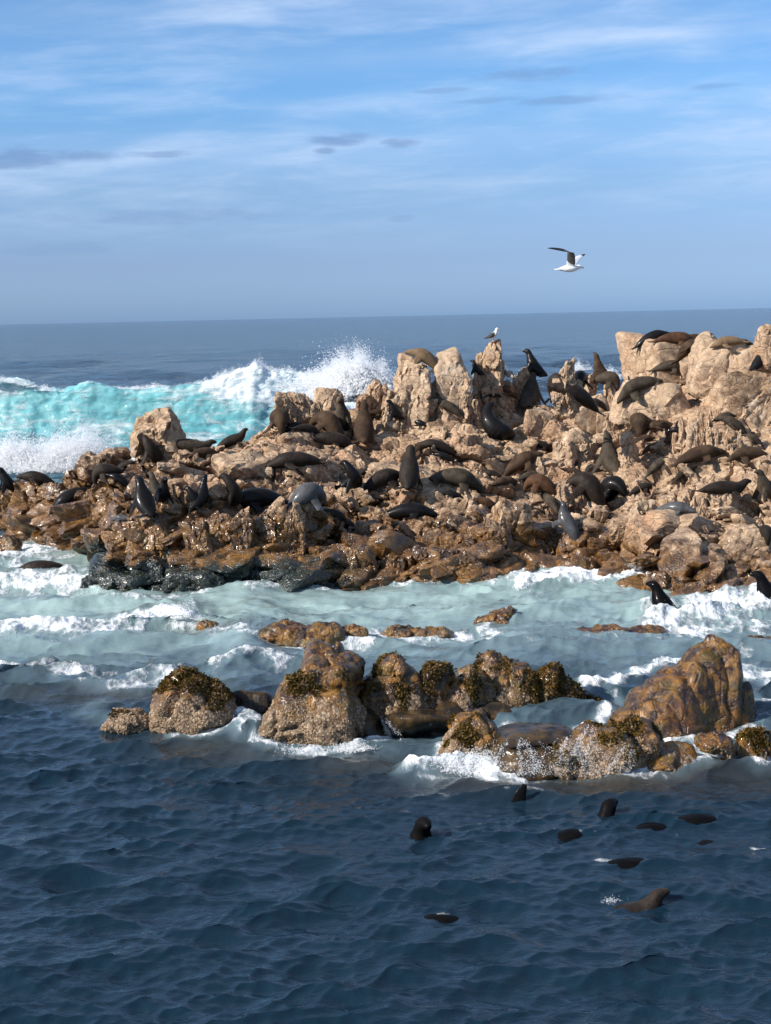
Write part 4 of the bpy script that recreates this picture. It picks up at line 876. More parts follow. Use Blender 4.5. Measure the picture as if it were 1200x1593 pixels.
def build_sea():
    th = np.concatenate([np.linspace(0.95, 0.47, 60, endpoint=False), np.arange(0.47, 0.004, -0.00072), np.geomspace(0.004, 0.00045, 26)])
    rr = CAM_Z / np.tan(th)
    a_in = np.arange(-0.275, 0.2751, 0.00082)
    a_out = np.concatenate([np.linspace(0.275, 0.42, 60)[1:], np.linspace(0.42, 1.25, 40)[1:]])
    aa = np.concatenate([-a_out[::-1], a_in, a_out])
    A, Rr = np.meshgrid(aa, rr); x = (Rr * np.sin(A)).ravel(); y = (Rr * np.cos(A)).ravel(); r = Rr.ravel()
    dr = np.abs(np.gradient(rr))[:, None] * np.ones_like(A); dr = dr.ravel()
    P0 = np.stack([x, y, np.zeros_like(x)], 1); px, py = project(P0)
    # strokes
    foam = np.zeros_like(x); lift = np.zeros_like(x)
    inview = (px > -140) & (px < 1340) & (py > 820) & (py < 1500)
    ix = np.nonzero(inview)[0]; q = np.stack([px[ix], py[ix]], 1)
    wob = fbm(P0[ix] * np.array([1.1, .6, 1]), 4, 50)
    for pts, w_, s_, up in STROKES:
        pts = np.array(pts, float); lo, hi = pts.min(0) - 4 * w_, pts.max(0) + 4 * w_
        sel = np.nonzero((q > lo).all(1) & (q < hi).all(1))[0]
        if not len(sel): continue
        best = np.full(len(sel), 1e9)
        for a, b in zip(pts[:-1], pts[1:]):
            ab = b - a; t = np.clip(((q[sel] - a) @ ab) / (ab @ ab + 1e-9), 0, 1)
            dv = q[sel] - a - t[:, None] * ab
            best = np.minimum(best, np.hypot(dv[:, 0] * .55, dv[:, 1]))
        dd = best / w_ + wob[sel] * 1.6
        foam[ix[sel]] = np.maximum(foam[ix[sel]], s_ * sstep(2.3, 0.0, dd))
        lift[ix[sel]] = np.maximum(lift[ix[sel]], up * .7 * sstep(1.9, 0.0, best / w_ + wob[sel] * .9))
    # calm / milky zones
    milk = sstep(1130, 1015, py + 25 * fbm(P0 * .4, 3, 52)) * sstep(.5, 4, y - 24) * sstep(51, 47, y)
    milk = milk * (0.78 + 0.22 * sstep(1030, 960, py))
    milk *= np.where(px < 250, 0.55 + 0.45 * sstep(1095, 1000, py), 1)
    fr = np.exp(-((px - 700) / 330) ** 2) * sstep(1215, 1150, py) * sstep(1085, 1120, py)
    milk = np.maximum(milk, .45 * fr)
    milk = np.maximum(milk, np.clip(foam * 1.0, 0, .9) * sstep(1240, 1200, py))
    foam = np.maximum(foam, .55 * milk * sstep(-.1, .5, fbm(P0 * np.array([.5, .35, 1]), 3, 53)))
    shoal = np.exp(-((px - 950) / 330) ** 2) * np.exp(-((py - 1218) / 22) ** 2) * .9
    shoal = np.maximum(shoal, np.exp(-((px - 330) / 90) ** 2 - ((py - 1172) / 16) ** 2) * .8)
    shoal = np.maximum(shoal, np.exp(-((px - 560) / 90) ** 2 - ((py - 1185) / 16) ** 2) * .9)
    shoal = np.maximum(shoal, np.exp(-((px - 160) / 170) ** 2 - ((py - 1090) / 14) ** 2) * .75)
    shoal = np.maximum(shoal, np.exp(-((px - 300) / 60) ** 2 - ((py - 985) / 10) ** 2) * .6)
    inl = sstep(22, 27, y) * sstep(52, 46, y)
    z = np.zeros_like(x); ox = np.zeros_like(x); oy = np.zeros_like(x)
    big = 1 + 5 * sstep(60, 140, y)
    for k, (oc, wl) in enumerate(zip(OC, OCW)):
        h, dx, dy, L, N = oc
        fade = np.clip(wl * 2.2 / (dr * 2.0) - .35, 0, 1)
        amp = fade * (1 - (-.25 if k in (1, 2) else .5) * inl) * (big if k == 0 else 1 + 14 * sstep(70, 160, y) if k == 3 else 1)
        if k in (1, 2): amp = amp * (.75 + 1.1 * np.clip(fbm(P0 * np.array([.22, .45, 1]) + k * 9, 3, 70 + k) + .15, -.4, .8))
        xx, yy = x + k * 3.3, y + k * 7.7
        z += samp(h, L, N, xx, yy) * amp; ox += samp(dx, L, N, xx, yy) * amp * 1.15; oy += samp(dy, L, N, xx, yy) * amp * 1.15
    fz = fbm(P0 * 2.6, 3, 55) * .16 + fbm(P0 * 8, 3, 56) * .07
    lift_f = lift * (1 + fz * 3.5) + foam * sstep(.3, 1, foam) * fz * .35
    # water stands higher behind the reef and pours over it on the right
    pour = sstep(1210, 1120, py) * sstep(60, 30, y) * (0.06 + .26 * np.exp(-((px - 850) / 110) ** 2) + .22 * np.exp(-((px - 385) / 50) ** 2) + .12 * sstep(930, 1000, px))
    # swell humps in the channel
    hump = .09 * np.sin((y - .12 * x) * 1.5 + fbm(P0 * .3, 2, 58) * 3) * inl + .12 * fbm(P0 * np.array([.9, 1.1, 1]), 3, 59) * inl
    z = z + lift_f + pour + hump * sstep(28, 30, y)
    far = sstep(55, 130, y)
    V = np.stack([x + ox, y + oy, z], 1)
    me = mesh_np('sea', V, grid_faces(len(rr), len(aa)))
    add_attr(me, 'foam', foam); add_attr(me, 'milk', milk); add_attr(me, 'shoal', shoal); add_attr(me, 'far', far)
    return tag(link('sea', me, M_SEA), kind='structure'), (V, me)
sea, (SEAV, _) = build_sea()
# seabed below, so nothing looks through the world
def water_z(x, y):
    k = np.argmin((SEAV[:, 0] - x) ** 2 + (SEAV[:, 1] - y) ** 2); return float(SEAV[k, 2])

# ------------------------------------------------------------------ breaking wave behind the islet
WD = 82.0
_wpx = np.array([-400, -150, -40, 0, 40, 70, 100, 160, 230, 300, 350, 385, 405, 425, 460, 500, 545, 620, 720, 820, 900])
_wpy = np.array([600, 590, 585, 586, 594, 602, 604, 602, 600, 597, 588, 578, 568, 578, 579, 588, 592, 606, 622, 640, 660], float)
def build_breaker():
    xs = np.arange(-33, 12, .11)
    prof = np.array([(17, -.10), (12, .10), (8, .28), (5, .50), (2.8, .74), (1.3, .92), (.4, .99), (0, 1.0), (-.25, .985), (-.42, .94), (-.5, .86), (-.56, .74), (-.75, .58), (-1.15, .42), (-1.9, .26), (-3.1, .13), (-4.8, .04), (-7.5, -.03), (-10, -.10)])
    s = np.linspace(0, len(prof) - 1, 120); s = np.concatenate([[0], s]); s = s[1:]
    py_ = np.interp(s, np.arange(len(prof)), prof[:, 0]); pz = np.interp(s, np.arange(len(prof)), prof[:, 1])
    px = 600 + F_ * xs / WD; cy = np.interp(px, _wpx, _wpy)
    zc = np.array([at_depth(a, b, WD).z for a, b in zip(px, cy)])
    q1 = np.stack([xs, 0 * xs, 0 * xs + .5], 1); zc = zc + fbm(q1 * .35, 3, 66) * .5 + fbm(q1 * 1.6, 3, 67) * .22
    X, S = np.meshgrid(xs, s); U = S / s.max()
    zz = pz[:, None] * zc[None, :]; yy = WD + py_[:, None] * (0.55 + .14 * zc[None, :]) + 1.2 * np.sin(xs * .16)[None, :]
    P = np.stack([X.ravel(), yy.ravel(), zz.ravel()], 1); PXf = np.repeat(px[None], len(s), 0).ravel()
    hn = np.clip(P[:, 2] / 3.5, 0, 1.2)
    front = sstep(.34, .40, U).ravel()
    broken = sstep(300, 390, PXf) + .08 * sstep(110, 20, PXf)
    crest = sstep(.80, 1.0, hn) * front
    foam = .52 + .24 * fbm(P * np.array([.25, .3, .8]), 4, 61)
    foam = foam + front * (crest * (.10 + .55 * broken) + .30 * broken * sstep(.35, .9, hn))
    low = sstep(.30, .02, hn) * front
    foam += low * .35 * (1 - .3 * sstep(250, 400, PXf)) + .35 * low * sstep(210, 100, PXf)
    foam = np.clip(foam + .5 * sstep(470, 600, PXf), 0, 1)
    foam *= .25 + .75 * np.maximum(front, crest)
    n = fbm(P * np.array([.45, .5, .9]), 4, 62); n2 = fbm(P * np.array([1.6, 1.6, 2.2]), 3, 63)
    P[:, 1] -= (n * .32 + n2 * .20 * foam) * front; P[:, 2] += (n * .35 + n2 * .22 * sstep(.35, .9, foam) + fbm(P * 3.2, 3, 64) * .30 * crest * broken) * np.clip(hn * 2, 0, 1)
    me = mesh_np('breaking_wave', P, grid_faces(len(s), len(xs))[:, ::-1])
    add_attr(me, 'foam', foam); add_attr(me, 'thin', np.clip(hn * 1.1 - .05 + .25 * n, 0, 1) * front)
    tag(link('breaking_wave', me, M_WAVE), kind='structure')
    return xs, zc
bxs, bzc = build_breaker()

# ------------------------------------------------------------------ spray, splashes: droplets
octa = (np.array([(1,0,0),(-1,0,0),(0,1,0),(0,-1,0),(0,0,1),(0,0,-1)], float), np.array([(0,2,4),(2,1,4),(1,3,4),(3,0,4),(2,0,5),(1,2,5),(3,1,5),(0,3,5)]))
tetra = (np.array([(1,1,1),(-1,-1,1),(-1,1,-1),(1,-1,-1)], float) * .7, np.array([(0,1,2),(0,3,1),(0,2,3),(1,3,2)]))
drops, dsz = [], []
def jet(px, py, d, n, spread_px, height_px, s0, s1, lean=0.0, power=2.0, core=0.35, depth=1.0):
    """fan of droplets thrown up from a base: dense and coarse low down, sparse and fine at the top; droplets cluster along jets"""
    k = d / F_; b = at_depth(px, py, d); far_ = d > 50; n = int(n * (3.9 if far_ else 2.6)); s0 *= .44 if far_ else .50; s1 *= .50 if far_ else .55
    nj = 34; ja = rng.normal(0, .45, nj); jh = rng.uniform(.25, 1, nj) * np.exp(-(ja / .62) ** 2); jx = rng.normal(0, .35, nj)
    j = rng.integers(0, nj, n); free = rng.random(n) < core
    t = rng.random(n) ** power
    ang = np.where(free, rng.normal(0, .55, n), ja[j] + rng.normal(0, .07, n))
    hh = np.where(free, np.exp(-(ang / .55) ** 2) * rng.uniform(.3, .9, n), jh[j]) * t * (1 + rng.normal(0, .08, n))
    xx = np.where(free, rng.normal(0, .45, n), jx[j]) * .7 + np.sin(ang) * t * 1.1 + lean * hh
    P = np.stack([b.x + xx * spread_px * k, b.y + rng.normal(0, .35, n) * depth * spread_px * k, b.z + np.abs(hh) * height_px * k + rng.normal(0, .02, n) * height_px * k], 1)
    drops.append(P); dsz.append((s0 + (s1 - s0) * np.clip(np.abs(hh), 0, 1)) * rng.lognormal(0, .35, n))
jet(546, 618, 62, 34000, 66, 104, .055, .016, -.05, 2.0, .45)
jet(556, 612, 61, 9000, 40, 60, .10, .05, 0, 1.4, .8)
jet(565, 618, 61.5, 15000, 46, 62, .09, .03, 0, 1.6, .85)
jet(592, 612, 61, 6000, 26, 46, .08, .03, 0, 1.6, .85)
jet(520, 600, 66, 6000, 60, 40, .08, .02, 0, 1.6, .5)
jet(75, 726, 56, 15000, 90, 84, .050, .014, .25, 2.2, .5)
jet(20, 722, 56, 6000, 50, 66, .055, .016, .1, 2.2, .5)
jet(135, 722, 56, 6500, 50, 80, .05, .014, .2, 2.2, .5)
jet(290, 702, 58, 700, 60, 20, .05, .02)
for px in range(330, 480, 14): jet(px, np.interp(px, _wpx, _wpy) + 6, 81.4, 700, 18, random.uniform(12, 30), .055, .02, .1, 1.8)
for px in list(range(-20, 60, 10)) + list(range(70, 330, 14)): jet(px, np.interp(px, _wpx, _wpy) + 5, 81.4, random.choice([60, 150, 300]), 14, random.uniform(5, 14), .04, .02, .1, 1.8)
jet(945, 590, 58, 1500, 26, 24, .04, .014); jet(900, 575, 60, 500, 22, 26, .03, .012)
# surf around the reef and the islet foot
def surf(px, py, n, w_, h_, s0=.020, s1=.008, lean=0.0):
    d = on_z(px, py).y; jet(px, py, d, n, w_, h_, s0, s1, lean, 1.8, .5, .7)
for a in [(1060, 975, 3000, 44, 52), (1110, 972, 4000, 50, 62), (1160, 962, 3600, 50, 46), (1200, 960, 2600, 44, 50), (1035, 985, 900, 22, 30), (1010, 992, 400, 30, 14),
          (285, 968, 900, 22, 48, .020, .008, .3), (255, 972, 700, 30, 24), (190, 982, 900, 44, 20), (110, 988, 900, 50, 18), (30, 990, 900, 50, 18), (300, 950, 300, 10, 36),
          (340, 990, 500, 20, 22), (740, 1196, 2600, 54, 44), (690, 1196, 1600, 40, 28), (790, 1200, 2000, 30, 52), (818, 1180, 900, 20, 36), (900, 1195, 2200, 34, 52), (880, 1205, 900, 24, 30),
          (990, 1198, 1500, 40, 28), (1080, 1170, 1200, 46, 22), (1150, 1162, 900, 40, 20), (372, 1138, 1700, 24, 40), (360, 1150, 700, 30, 14), (600, 1142, 1100, 24, 30), (545, 1164, 900, 40, 14), (450, 1166, 600, 44, 10),
          (880, 918, 1200, 40, 22), (960, 914, 1600, 44, 28), (1012, 908, 1000, 26, 30), (830, 920, 600, 30, 14), (612, 917, 500, 16, 16), (60, 905, 1500, 44, 26), (110, 905, 1200, 28, 26), (20, 862, 600, 40, 12), (100, 852, 700, 30, 14), (660, 992, 300, 30, 10),
          (940, 1090, 800, 30, 18), (990, 1070, 600, 30, 12), (1190, 1066, 600, 30, 16),
          (950, 1402, 70, 22, 12, .009, .005), (845, 1236, 24, 20, 7, .008, .004), (1130, 975, 4000, 70, 40), (1180, 958, 3000, 40, 60)]:
    surf(*a)
_rv, _rf = join_np(reef_solid); reef_bvh = BVHTree.FromPolygons(_rv.tolist(), _rf.tolist())
def stream(pts, n, w_, lift=(.42, .05), s=(.0075, .003)):
    # water running down a rock: droplets strung along a falling line in front of the ledge
    n = int(n * .5); w_ *= 1.5; t = rng.random(n) ** .7; P = np.array(pts, float); px = np.interp(t, np.linspace(0, 1, len(P)), P[:, 0]); py = np.interp(t, np.linspace(0, 1, len(P)), P[:, 1])
    st_ = rng.normal(0, .55, 9); px = px + (st_[rng.integers(0, 9, n)] + rng.normal(0, .10, n)) * w_ * (.35 + t); py = py + rng.normal(0, 2.5, n); z = lift[0] + (lift[1] - lift[0]) * t; out = []
    for a_, b_, c_ in zip(px, py, z):
        v_ = ray(a_, b_); h_ = reef_bvh.ray_cast(CAMP, v_)[0]; w0 = on_z(a_, b_, .04)
        out.append((h_ if h_ is not None and h_.y < w0.y + .6 else w0) - v_ * abs(rng.normal(0, .05)))
    out = np.array([q[:] for q in out])
    drops.append(out); dsz.append(rng.uniform(s[1], s[0], n) * rng.lognormal(0, .3, n))
stream([(808, 1150), (812, 1175), (816, 1206)], 3000, 26); stream([(888, 1146), (884, 1175), (880, 1206)], 3600, 30); stream([(918, 1128), (905, 1150), (896, 1178)], 1400, 16)
stream([(742, 1170), (748, 1185), (750, 1204)], 2200, 26, (.25, .03)); stream([(980, 1160), (975, 1180), (968, 1206)], 1400, 16, (.25, .03)); stream([(368, 1108), (372, 1125), (374, 1146)], 1600, 14, (.3, .03)); stream([(592, 1118), (598, 1135), (604, 1152)], 1200, 12, (.3, .03))
D_, S_ = np.vstack(drops), np.concatenate(dsz)
scatter_meshes('spray', D_, S_, tetra, M_SPRAY)
# ------------------------------------------------------------------ animals: swept bodies fused by a voxel remesh
def catmull(P, n):
    P = np.asarray(P, float); P = np.vstack([2 * P[0] - P[1], P, 2 * P[-1] - P[-2]]); m = len(P) - 3
    u = np.linspace(0, m - 1e-6, n); i = u.astype(int); t = (u - i)[:, None]
    a, b, c, d = P[i], P[i + 1], P[i + 2], P[i + 3]
    return .5 * (2 * b + (c - a) * t + (2 * a - 5 * b + 4 * c - d) * t ** 2 + (3 * b - a - 3 * c + d) * t ** 3)
def sweep(ctrl, wide, n=30, seg=16):
    """ctrl rows: x, y, z, half width (along wide), half thickness"""
    C = catmull(ctrl, n); c, rw, rt = C[:, :3], np.clip(C[:, 3], .003, None), np.clip(C[:, 4], .003, None)
    T = np.gradient(c, axis=0); T /= np.linalg.norm(T, axis=1)[:, None] + 1e-9
    Wd = np.asarray(wide, float); Wd = Wd - (T @ Wd)[:, None] * T; Wd /= np.linalg.norm(Wd, axis=1)[:, None] + 1e-9
    Nn = np.cross(T, Wd); a = np.linspace(0, 2 * np.pi, seg, endpoint=False)
    V = c[:, None] + (np.cos(a)[None, :, None] * rw[:, None, None]) * Wd[:, None] + (np.sin(a)[None, :, None] * rt[:, None, None]) * Nn[:, None]
    V = V.reshape(-1, 3); i = np.arange(n * seg).reshape(n, seg); j = np.roll(i, -1, 1)
    F = np.stack([i[:-1], j[:-1], j[1:], i[1:]], -1).reshape(-1, 4)
    k0, k1 = len(V), len(V) + 1; V = np.vstack([V, c[0], c[-1]])
    caps = [(j[0, q], i[0, q], k0, k0) for q in range(seg)] + [(i[-1, q], j[-1, q], k1, k1) for q in range(seg)]
    return V, F, caps
def fuse(name, tubes, voxel, smooth=3):
    bm = bmesh.new()
    for V, F, caps in tubes:
        vs_ = [bm.verts.new(p) for p in V]
        for f in F: bm.faces.new([vs_[q] for q in f])
        for f in caps: bm.faces.new([vs_[q] for q in f[:3]])
    bmesh.ops.recalc_face_normals(bm, faces=bm.faces)
    me = bpy.data.meshes.new(name); bm.to_mesh(me); bm.free()
    o = bpy.data.objects.new(name, me); COL.objects.link(o)
    m = o.modifiers.new('r', 'REMESH'); m.mode = 'VOXEL'; m.voxel_size = voxel; m.use_smooth_shade = True
    s = o.modifiers.new('s', 'SMOOTH'); s.iterations = smooth; s.factor = .5
    dg = bpy.context.evaluated_depsgraph_get(); out = bpy.data.meshes.new_from_object(o.evaluated_get(dg)); out.name = name
    bpy.data.objects.remove(o); bpy.data.meshes.remove(me)
    out.polygons.foreach_set('use_smooth', np.ones(len(out.polygons), bool))
    return out
def limb(pts, w, t, wide):
    n = len(pts); ww = np.interp(np.linspace(0, 1, n), np.linspace(0, 1, len(w)), w); tt = np.interp(np.linspace(0, 1, n), [0, .35, 1], [t * 2.4, t * 1.2, t * .8])
    return sweep([(*p, a, b) for p, a, b in zip(pts, ww, tt)], wide, 14, 10)
def body(sp): return sweep([(x, y, z, a, b) for x, y, z, a, b in sp], (0, 1, .001), 44, 20)
def ears(p, d=(-.8, 0, .1)):
    return [sweep([(p[0], s * p[1], p[2], .016, .014), (p[0] - .025, s * (p[1] + .02), p[2] - .005, .013, .010), (p[0] - .055, s * (p[1] + .03), p[2] - .022, .005, .005)], (0, .3, 1), 6, 8) for s in (1, -1)]
TAIL = [(-.84, 0, .06, .045, .035), (-.70, 0, .10, .10, .085), (-.48, 0, .165, .165, .15), (-.18, 0, .225, .225, .215), (.12, 0, .245, .255, .235)]
HIND = lambda z=.05: [limb([(-.72, s * .05, z + .03), (-.88, s * .10, z), (-1.04, s * .16, z - .015)], (.05, .075, .05), .018, (.3, 1, 0)) for s in (1, -1)]
def fore(a, b, c, w=(.12, .115, .05)): return [limb([(p[0], s * p[1], p[2]) for p in (a, b, c)], w, .022, (1, 0, 0)) for s in (1, -1)]
POSES = {}
POSES['lie'] = (body(TAIL + [(.34, 0, .24, .235, .215), (.52, 0, .205, .175, .165), (.64, 0, .175, .125, .125), (.74, 0, .155, .105, .098), (.83, 0, .130, .070, .064), (.905, 0, .115, .042, .036)]),
                fore((.22, .18, .14), (.10, .38, .05), (-.10, .50, .025)), HIND(), ears((.72, .085, .185)))
POSES['lieup'] = (body(TAIL + [(.33, 0, .27, .235, .215), (.49, 0, .34, .175, .170), (.60, 0, .44, .128, .128), (.68, 0, .52, .102, .100), (.78, 0, .545, .070, .066), (.86, 0, .545, .042, .036)]),
                  fore((.24, .18, .18), (.28, .34, .07), (.16, .47, .025)), HIND(), ears((.655, .080, .555)))
POSES['sit'] = (body([(-.60, 0, .05, .05, .04), (-.46, 0, .12, .13, .11), (-.26, 0, .22, .225, .20), (-.06, 0, .38, .255, .235), (.06, 0, .57, .225, .215), (.125, 0, .73, .158, .16), (.165, 0, .845, .116, .122), (.235, 0, .94, .112, .112), (.355, 0, .965, .068, .064), (.435, 0, .95, .042, .036)]),
                fore((.08, .17, .46), (.17, .25, .20), (.24, .33, .025)), [limb([(-.46, s * .08, .10), (-.40, s * .22, .05), (-.20, s * .33, .025)], (.05, .08, .05), .018, (1, .3, 0)) for s in (1, -1)], ears((.225, .083, .985)))
POSES['situp'] = (body([(-.60, 0, .05, .05, .04), (-.46, 0, .12, .13, .11), (-.26, 0, .22, .225, .20), (-.06, 0, .38, .255, .235), (.05, 0, .58, .225, .215), (.09, 0, .76, .156, .156), (.115, 0, .885, .114, .118), (.15, 0, 1.0, .108, .108), (.205, 0, 1.09, .066, .062), (.245, 0, 1.155, .040, .034)]),
                  fore((.08, .17, .46), (.17, .25, .20), (.24, .33, .025)), [limb([(-.46, s * .08, .10), (-.40, s * .22, .05), (-.20, s * .33, .025)], (.05, .08, .05), .018, (1, .3, 0)) for s in (1, -1)], ears((.105, .082, .995)))
POSES['walk'] = (body([(-.86, 0, .06, .045, .04), (-.72, 0, .15, .11, .095), (-.48, 0, .27, .19, .18), (-.16, 0, .38, .245, .235), (.14, 0, .42, .265, .245), (.34, 0, .40, .225, .215), (.50, 0, .36, .170, .165), (.63, 0, .325, .126, .124), (.73, 0, .295, .108, .102), (.82, 0, .25, .070, .064), (.89, 0, .22, .040, .034)]),
                 fore((.20, .16, .32), (.25, .27, .14), (.22, .40, .02), (.16, .15, .07)), [limb([(-.66, s * .08, .14), (-.60, s * .16, .06), (-.42, s * .23, .02)], (.08, .09, .05), .02, (1, .3, 0)) for s in (1, -1)], ears((.71, .083, .34)))
POSES['hunch'] = (body([(-.62, 0, .06, .05, .04), (-.50, 0, .14, .13, .11), (-.28, 0, .27, .225, .20), (-.02, 0, .39, .265, .245), (.18, 0, .42, .235, .22), (.32, 0, .37, .175, .17), (.41, 0, .285, .128, .125), (.455, 0, .20, .102, .098), (.475, 0, .115, .068, .064), (.48, 0, .05, .042, .036)]),
                  fore((.10, .18, .30), (.16, .34, .12), (.10, .46, .025)), HIND(), ears((.46, .085, .235)))
POSES['curl'] = (body([(.36, -.26, .06, .05, .04), (.20, -.37, .12, .12, .11), (-.06, -.33, .20, .20, .185), (-.24, -.12, .30, .245, .225), (-.20, .07, .49, .23, .215), (-.09, .13, .68, .175, .17), (.01, .11, .83, .125, .125), (.09, .05, .905, .102, .098), (.17, -.01, .885, .070, .066), (.24, -.06, .85, .042, .036)]),
                 [limb([(-.10, .22, .42), (-.02, .30, .2), (.05, .36, .03)], (.09, .085, .04), .022, (1, 0, 0)), limb([(-.12, -.06, .42), (.05, -.06, .22), (.12, -.12, .06)], (.09, .085, .04), .022, (1, 0, 0)), limb([(.26, -.32, .10), (.40, -.16, .12), (.42, .02, .22)], (.06, .08, .045), .018, (0, 0, 1))], [], [])
POSES['side'] = (POSES['lie'][0], [limb([(.16, .10, .3), (.16, .06, .58), (.05, .02, .86)], (.11, .13, .05), .024, (1, 0, 0)), limb([(.22, -.18, .14), (.10, -.38, .05), (-.10, -.50, .025)], (.09, .085, .04), .022, (1, 0, 0))], HIND(), ears((.72, .085, .185)))
POSES['climb'] = POSES['lieup']
SPAN = dict(lie=1.90, lieup=1.86, sit=1.03, situp=1.17, walk=1.75, hunch=1.12, curl=0.98, side=1.9, climb=1.86)     # metres of the measured side
UPRIGHT = ('sit', 'situp', 'curl')
def flat(parts):
    out = []
    for p in parts:
        if isinstance(p, list): out += p
        else: out.append(p)
    return out
MESH = {k: fuse('seal', flat(v), .019) for k, v in POSES.items()}
_used = {}
def seal_mesh(pose, coat):                    # one shared mesh per pose and coat
    if (pose, coat) not in _used:
        m = MESH[pose].copy(); m.materials.append(MATS[coat]); _used[(pose, coat)] = m
    return _used[(pose, coat)]
def top_at(x, y, zfrom):
    h = bvh_all.ray_cast(Vector((x, y, zfrom)), Vector((0, 0, -1)))[0]
    return h.z if h is not None else 0.0
for i, (px, pb, span, pose, yaw, coat, label) in enumerate(SEALS):
    hit = bvh_all.ray_cast(CAMP, ray(px, pb))[0]
    if hit is None: hit = at_depth(px, pb, 54.5)
    d = hit.y
    up = pose in UPRIGHT
    ex = SPAN[pose] if up else SPAN[pose] * max(.55, abs(math.cos(R(yaw))))
    s = span * d / F_ / ex
    s = min(max(s * .98, .36), 1.18)
    back = .10 * s + (abs(math.sin(R(yaw))) * .35 * s if not up else .1 * s)
    y0 = hit.y + back; x0 = hit.x; ya = R(yaw); dx, dy = math.cos(ya), math.sin(ya)
    for _ in range(6):
        zc_ = top_at(x0, y0, hit.z + .75); zc_ = min(max(zc_, hit.z - .12), hit.z + .3); blocked = 0
        for t_ in ((-.45, 0, .45) if not up else (0, 0, 0)):
            for hh in ((.2, .34) if not up else (.3, .7)):
                q = Vector((x0 + dx * t_ * s, y0 + dy * t_ * s, zc_ + hh * s)); dv_ = q - CAMP; L_ = dv_.length
                h_ = bvh_all.ray_cast(CAMP, dv_ / L_, L_ - .12)[0]; blocked += h_ is not None
        if blocked < 3: break
        y0 -= .22
    zs = [top_at(x0 + dx * t * s, y0 + dy * t * s, hit.z + .75) for t in ((-.6, -.3, 0, .3, .6) if not up else (-.3, 0, .15))]
    tt = np.array((-.6, -.3, 0, .3, .6) if not up else (-.3, 0, .15)) * s
    zs = np.clip(np.array(zs), hit.z - .45, hit.z + .40)
    if up: pitch = 0.0; z0 = float(np.mean(zs)) - .02
    else:
        a, b = np.polyfit(tt, zs, 1); pitch = math.atan(max(-.6, min(.6, a))); z0 = float(b) - (.10 if pose == 'walk' else .06) * s
    if pose == 'climb': pitch = R(48); z0 = hit.z + .35
    z0 = max(z0, hit.z - .30); z0 = min(z0, hit.z + .30) if pose != 'climb' else z0
    o = bpy.data.objects.new('fur_seal', seal_mesh(pose, coat)); COL.objects.link(o)
    o.location = (x0, y0, z0); o.rotation_euler = (Matrix.Rotation(ya, 3, 'Z') @ Matrix.Rotation(-pitch, 3, 'Y') @ Matrix.Rotation(random.uniform(-.12, .12), 3, 'X')).to_euler()
    o.scale = (s, s * random.uniform(1.02, 1.16), s * random.uniform(1.02, 1.14))
    tag(o, label, 'seal', 'fur seals on the rock islet')

# swimmers
def swim(px, py, span, pose, yaw, coat, label, dz, pitch=0.0, eyes=False, roll=0.0):
    p = on_z(px, py); s = span
    z = water_z(p.x, p.y) + dz
    o = bpy.data.objects.new('swimming_seal', seal_mesh(pose, coat)); COL.objects.link(o)
    o.location = (p.x, p.y, z); o.scale = (s, s, s)
    o.rotation_euler = (Matrix.Rotation(R(yaw), 3, 'Z') @ Matrix.Rotation(-R(pitch), 3, 'Y') @ Matrix.Rotation(R(roll), 3, 'X')).to_euler()
    tag(o, label, 'seal', 'fur seals swimming'); return o
M_EYE = mat_plain('seal_eye', (.004, .004, .004), .06)
def eye_on(o, pts, r=.014):
    for p in pts:
        e = link('eye', mesh_np('eye', ico(2)[0] * r, ico(2)[1]), M_EYE, o, p)
h = swim(650, 1290, 1.0, 'sit', -70, 'soak', 'black seal head upright in the dark water, looking at the camera, left of the others', -.76)
eye_on(h, [(.31, .062, .985), (.31, -.062, .985)])
h = swim(935, 1276, .95, 'sit', 50, 'soak', 'seal head poking up at the right with its wet back rolling beside it', -.78)
swim(897, 1296, .9, 'hunch', 200, 'soak', 'wet rolling back left of the poking seal head on the right', -.575)
swim(1005, 1288, .95, 'hunch', 10, 'soak', 'smooth arched black back between the poking head and the glinting back', -.565)
swim(1070, 1279, .9, 'lie', 8, 'soak', 'long low brown-black back with a glint, farthest right of the swimming group', -.39)
swim(1092, 1303, .8, 'hunch', 20, 'soak', 'churning dark seal just under the surface at the right of the group', -.51)
swim(822, 1243, .9, 'side', 178, 'soak', 'seal rolling with a thin flipper raised, just below the reef', -.56)
h = swim(962, 1402, .82, 'lieup', 8, 'dark', 'brown seal lunging out of the water to the right in the lower part', -.385, 8)
eye_on(h, [(.735, .060, .575), (.735, -.060, .575)])
swim(690, 1420, .62, 'lie', 182, 'soak', 'black flipper-thin back breaking the surface in the lowest part of the water', -.265)
swim(965, 1343, .9, 'lie', 6, 'soak', 'barely visible dark back between the swimming group and the lunging seal', -.41)
swim(70, 884, 1.15, 'lie', 187, 'dark', 'black seal swimming flat in the foam off the left shore', -.22)
swim(1032, 972, .95, 'sit', 150, 'soak', 'black seal rearing out of the surf beside the orange ledge', -.30)
swim(1196, 962, 1.0, 'sit', 170, 'soak', 'dark wet seal in the surf at the right frame edge', -.40)

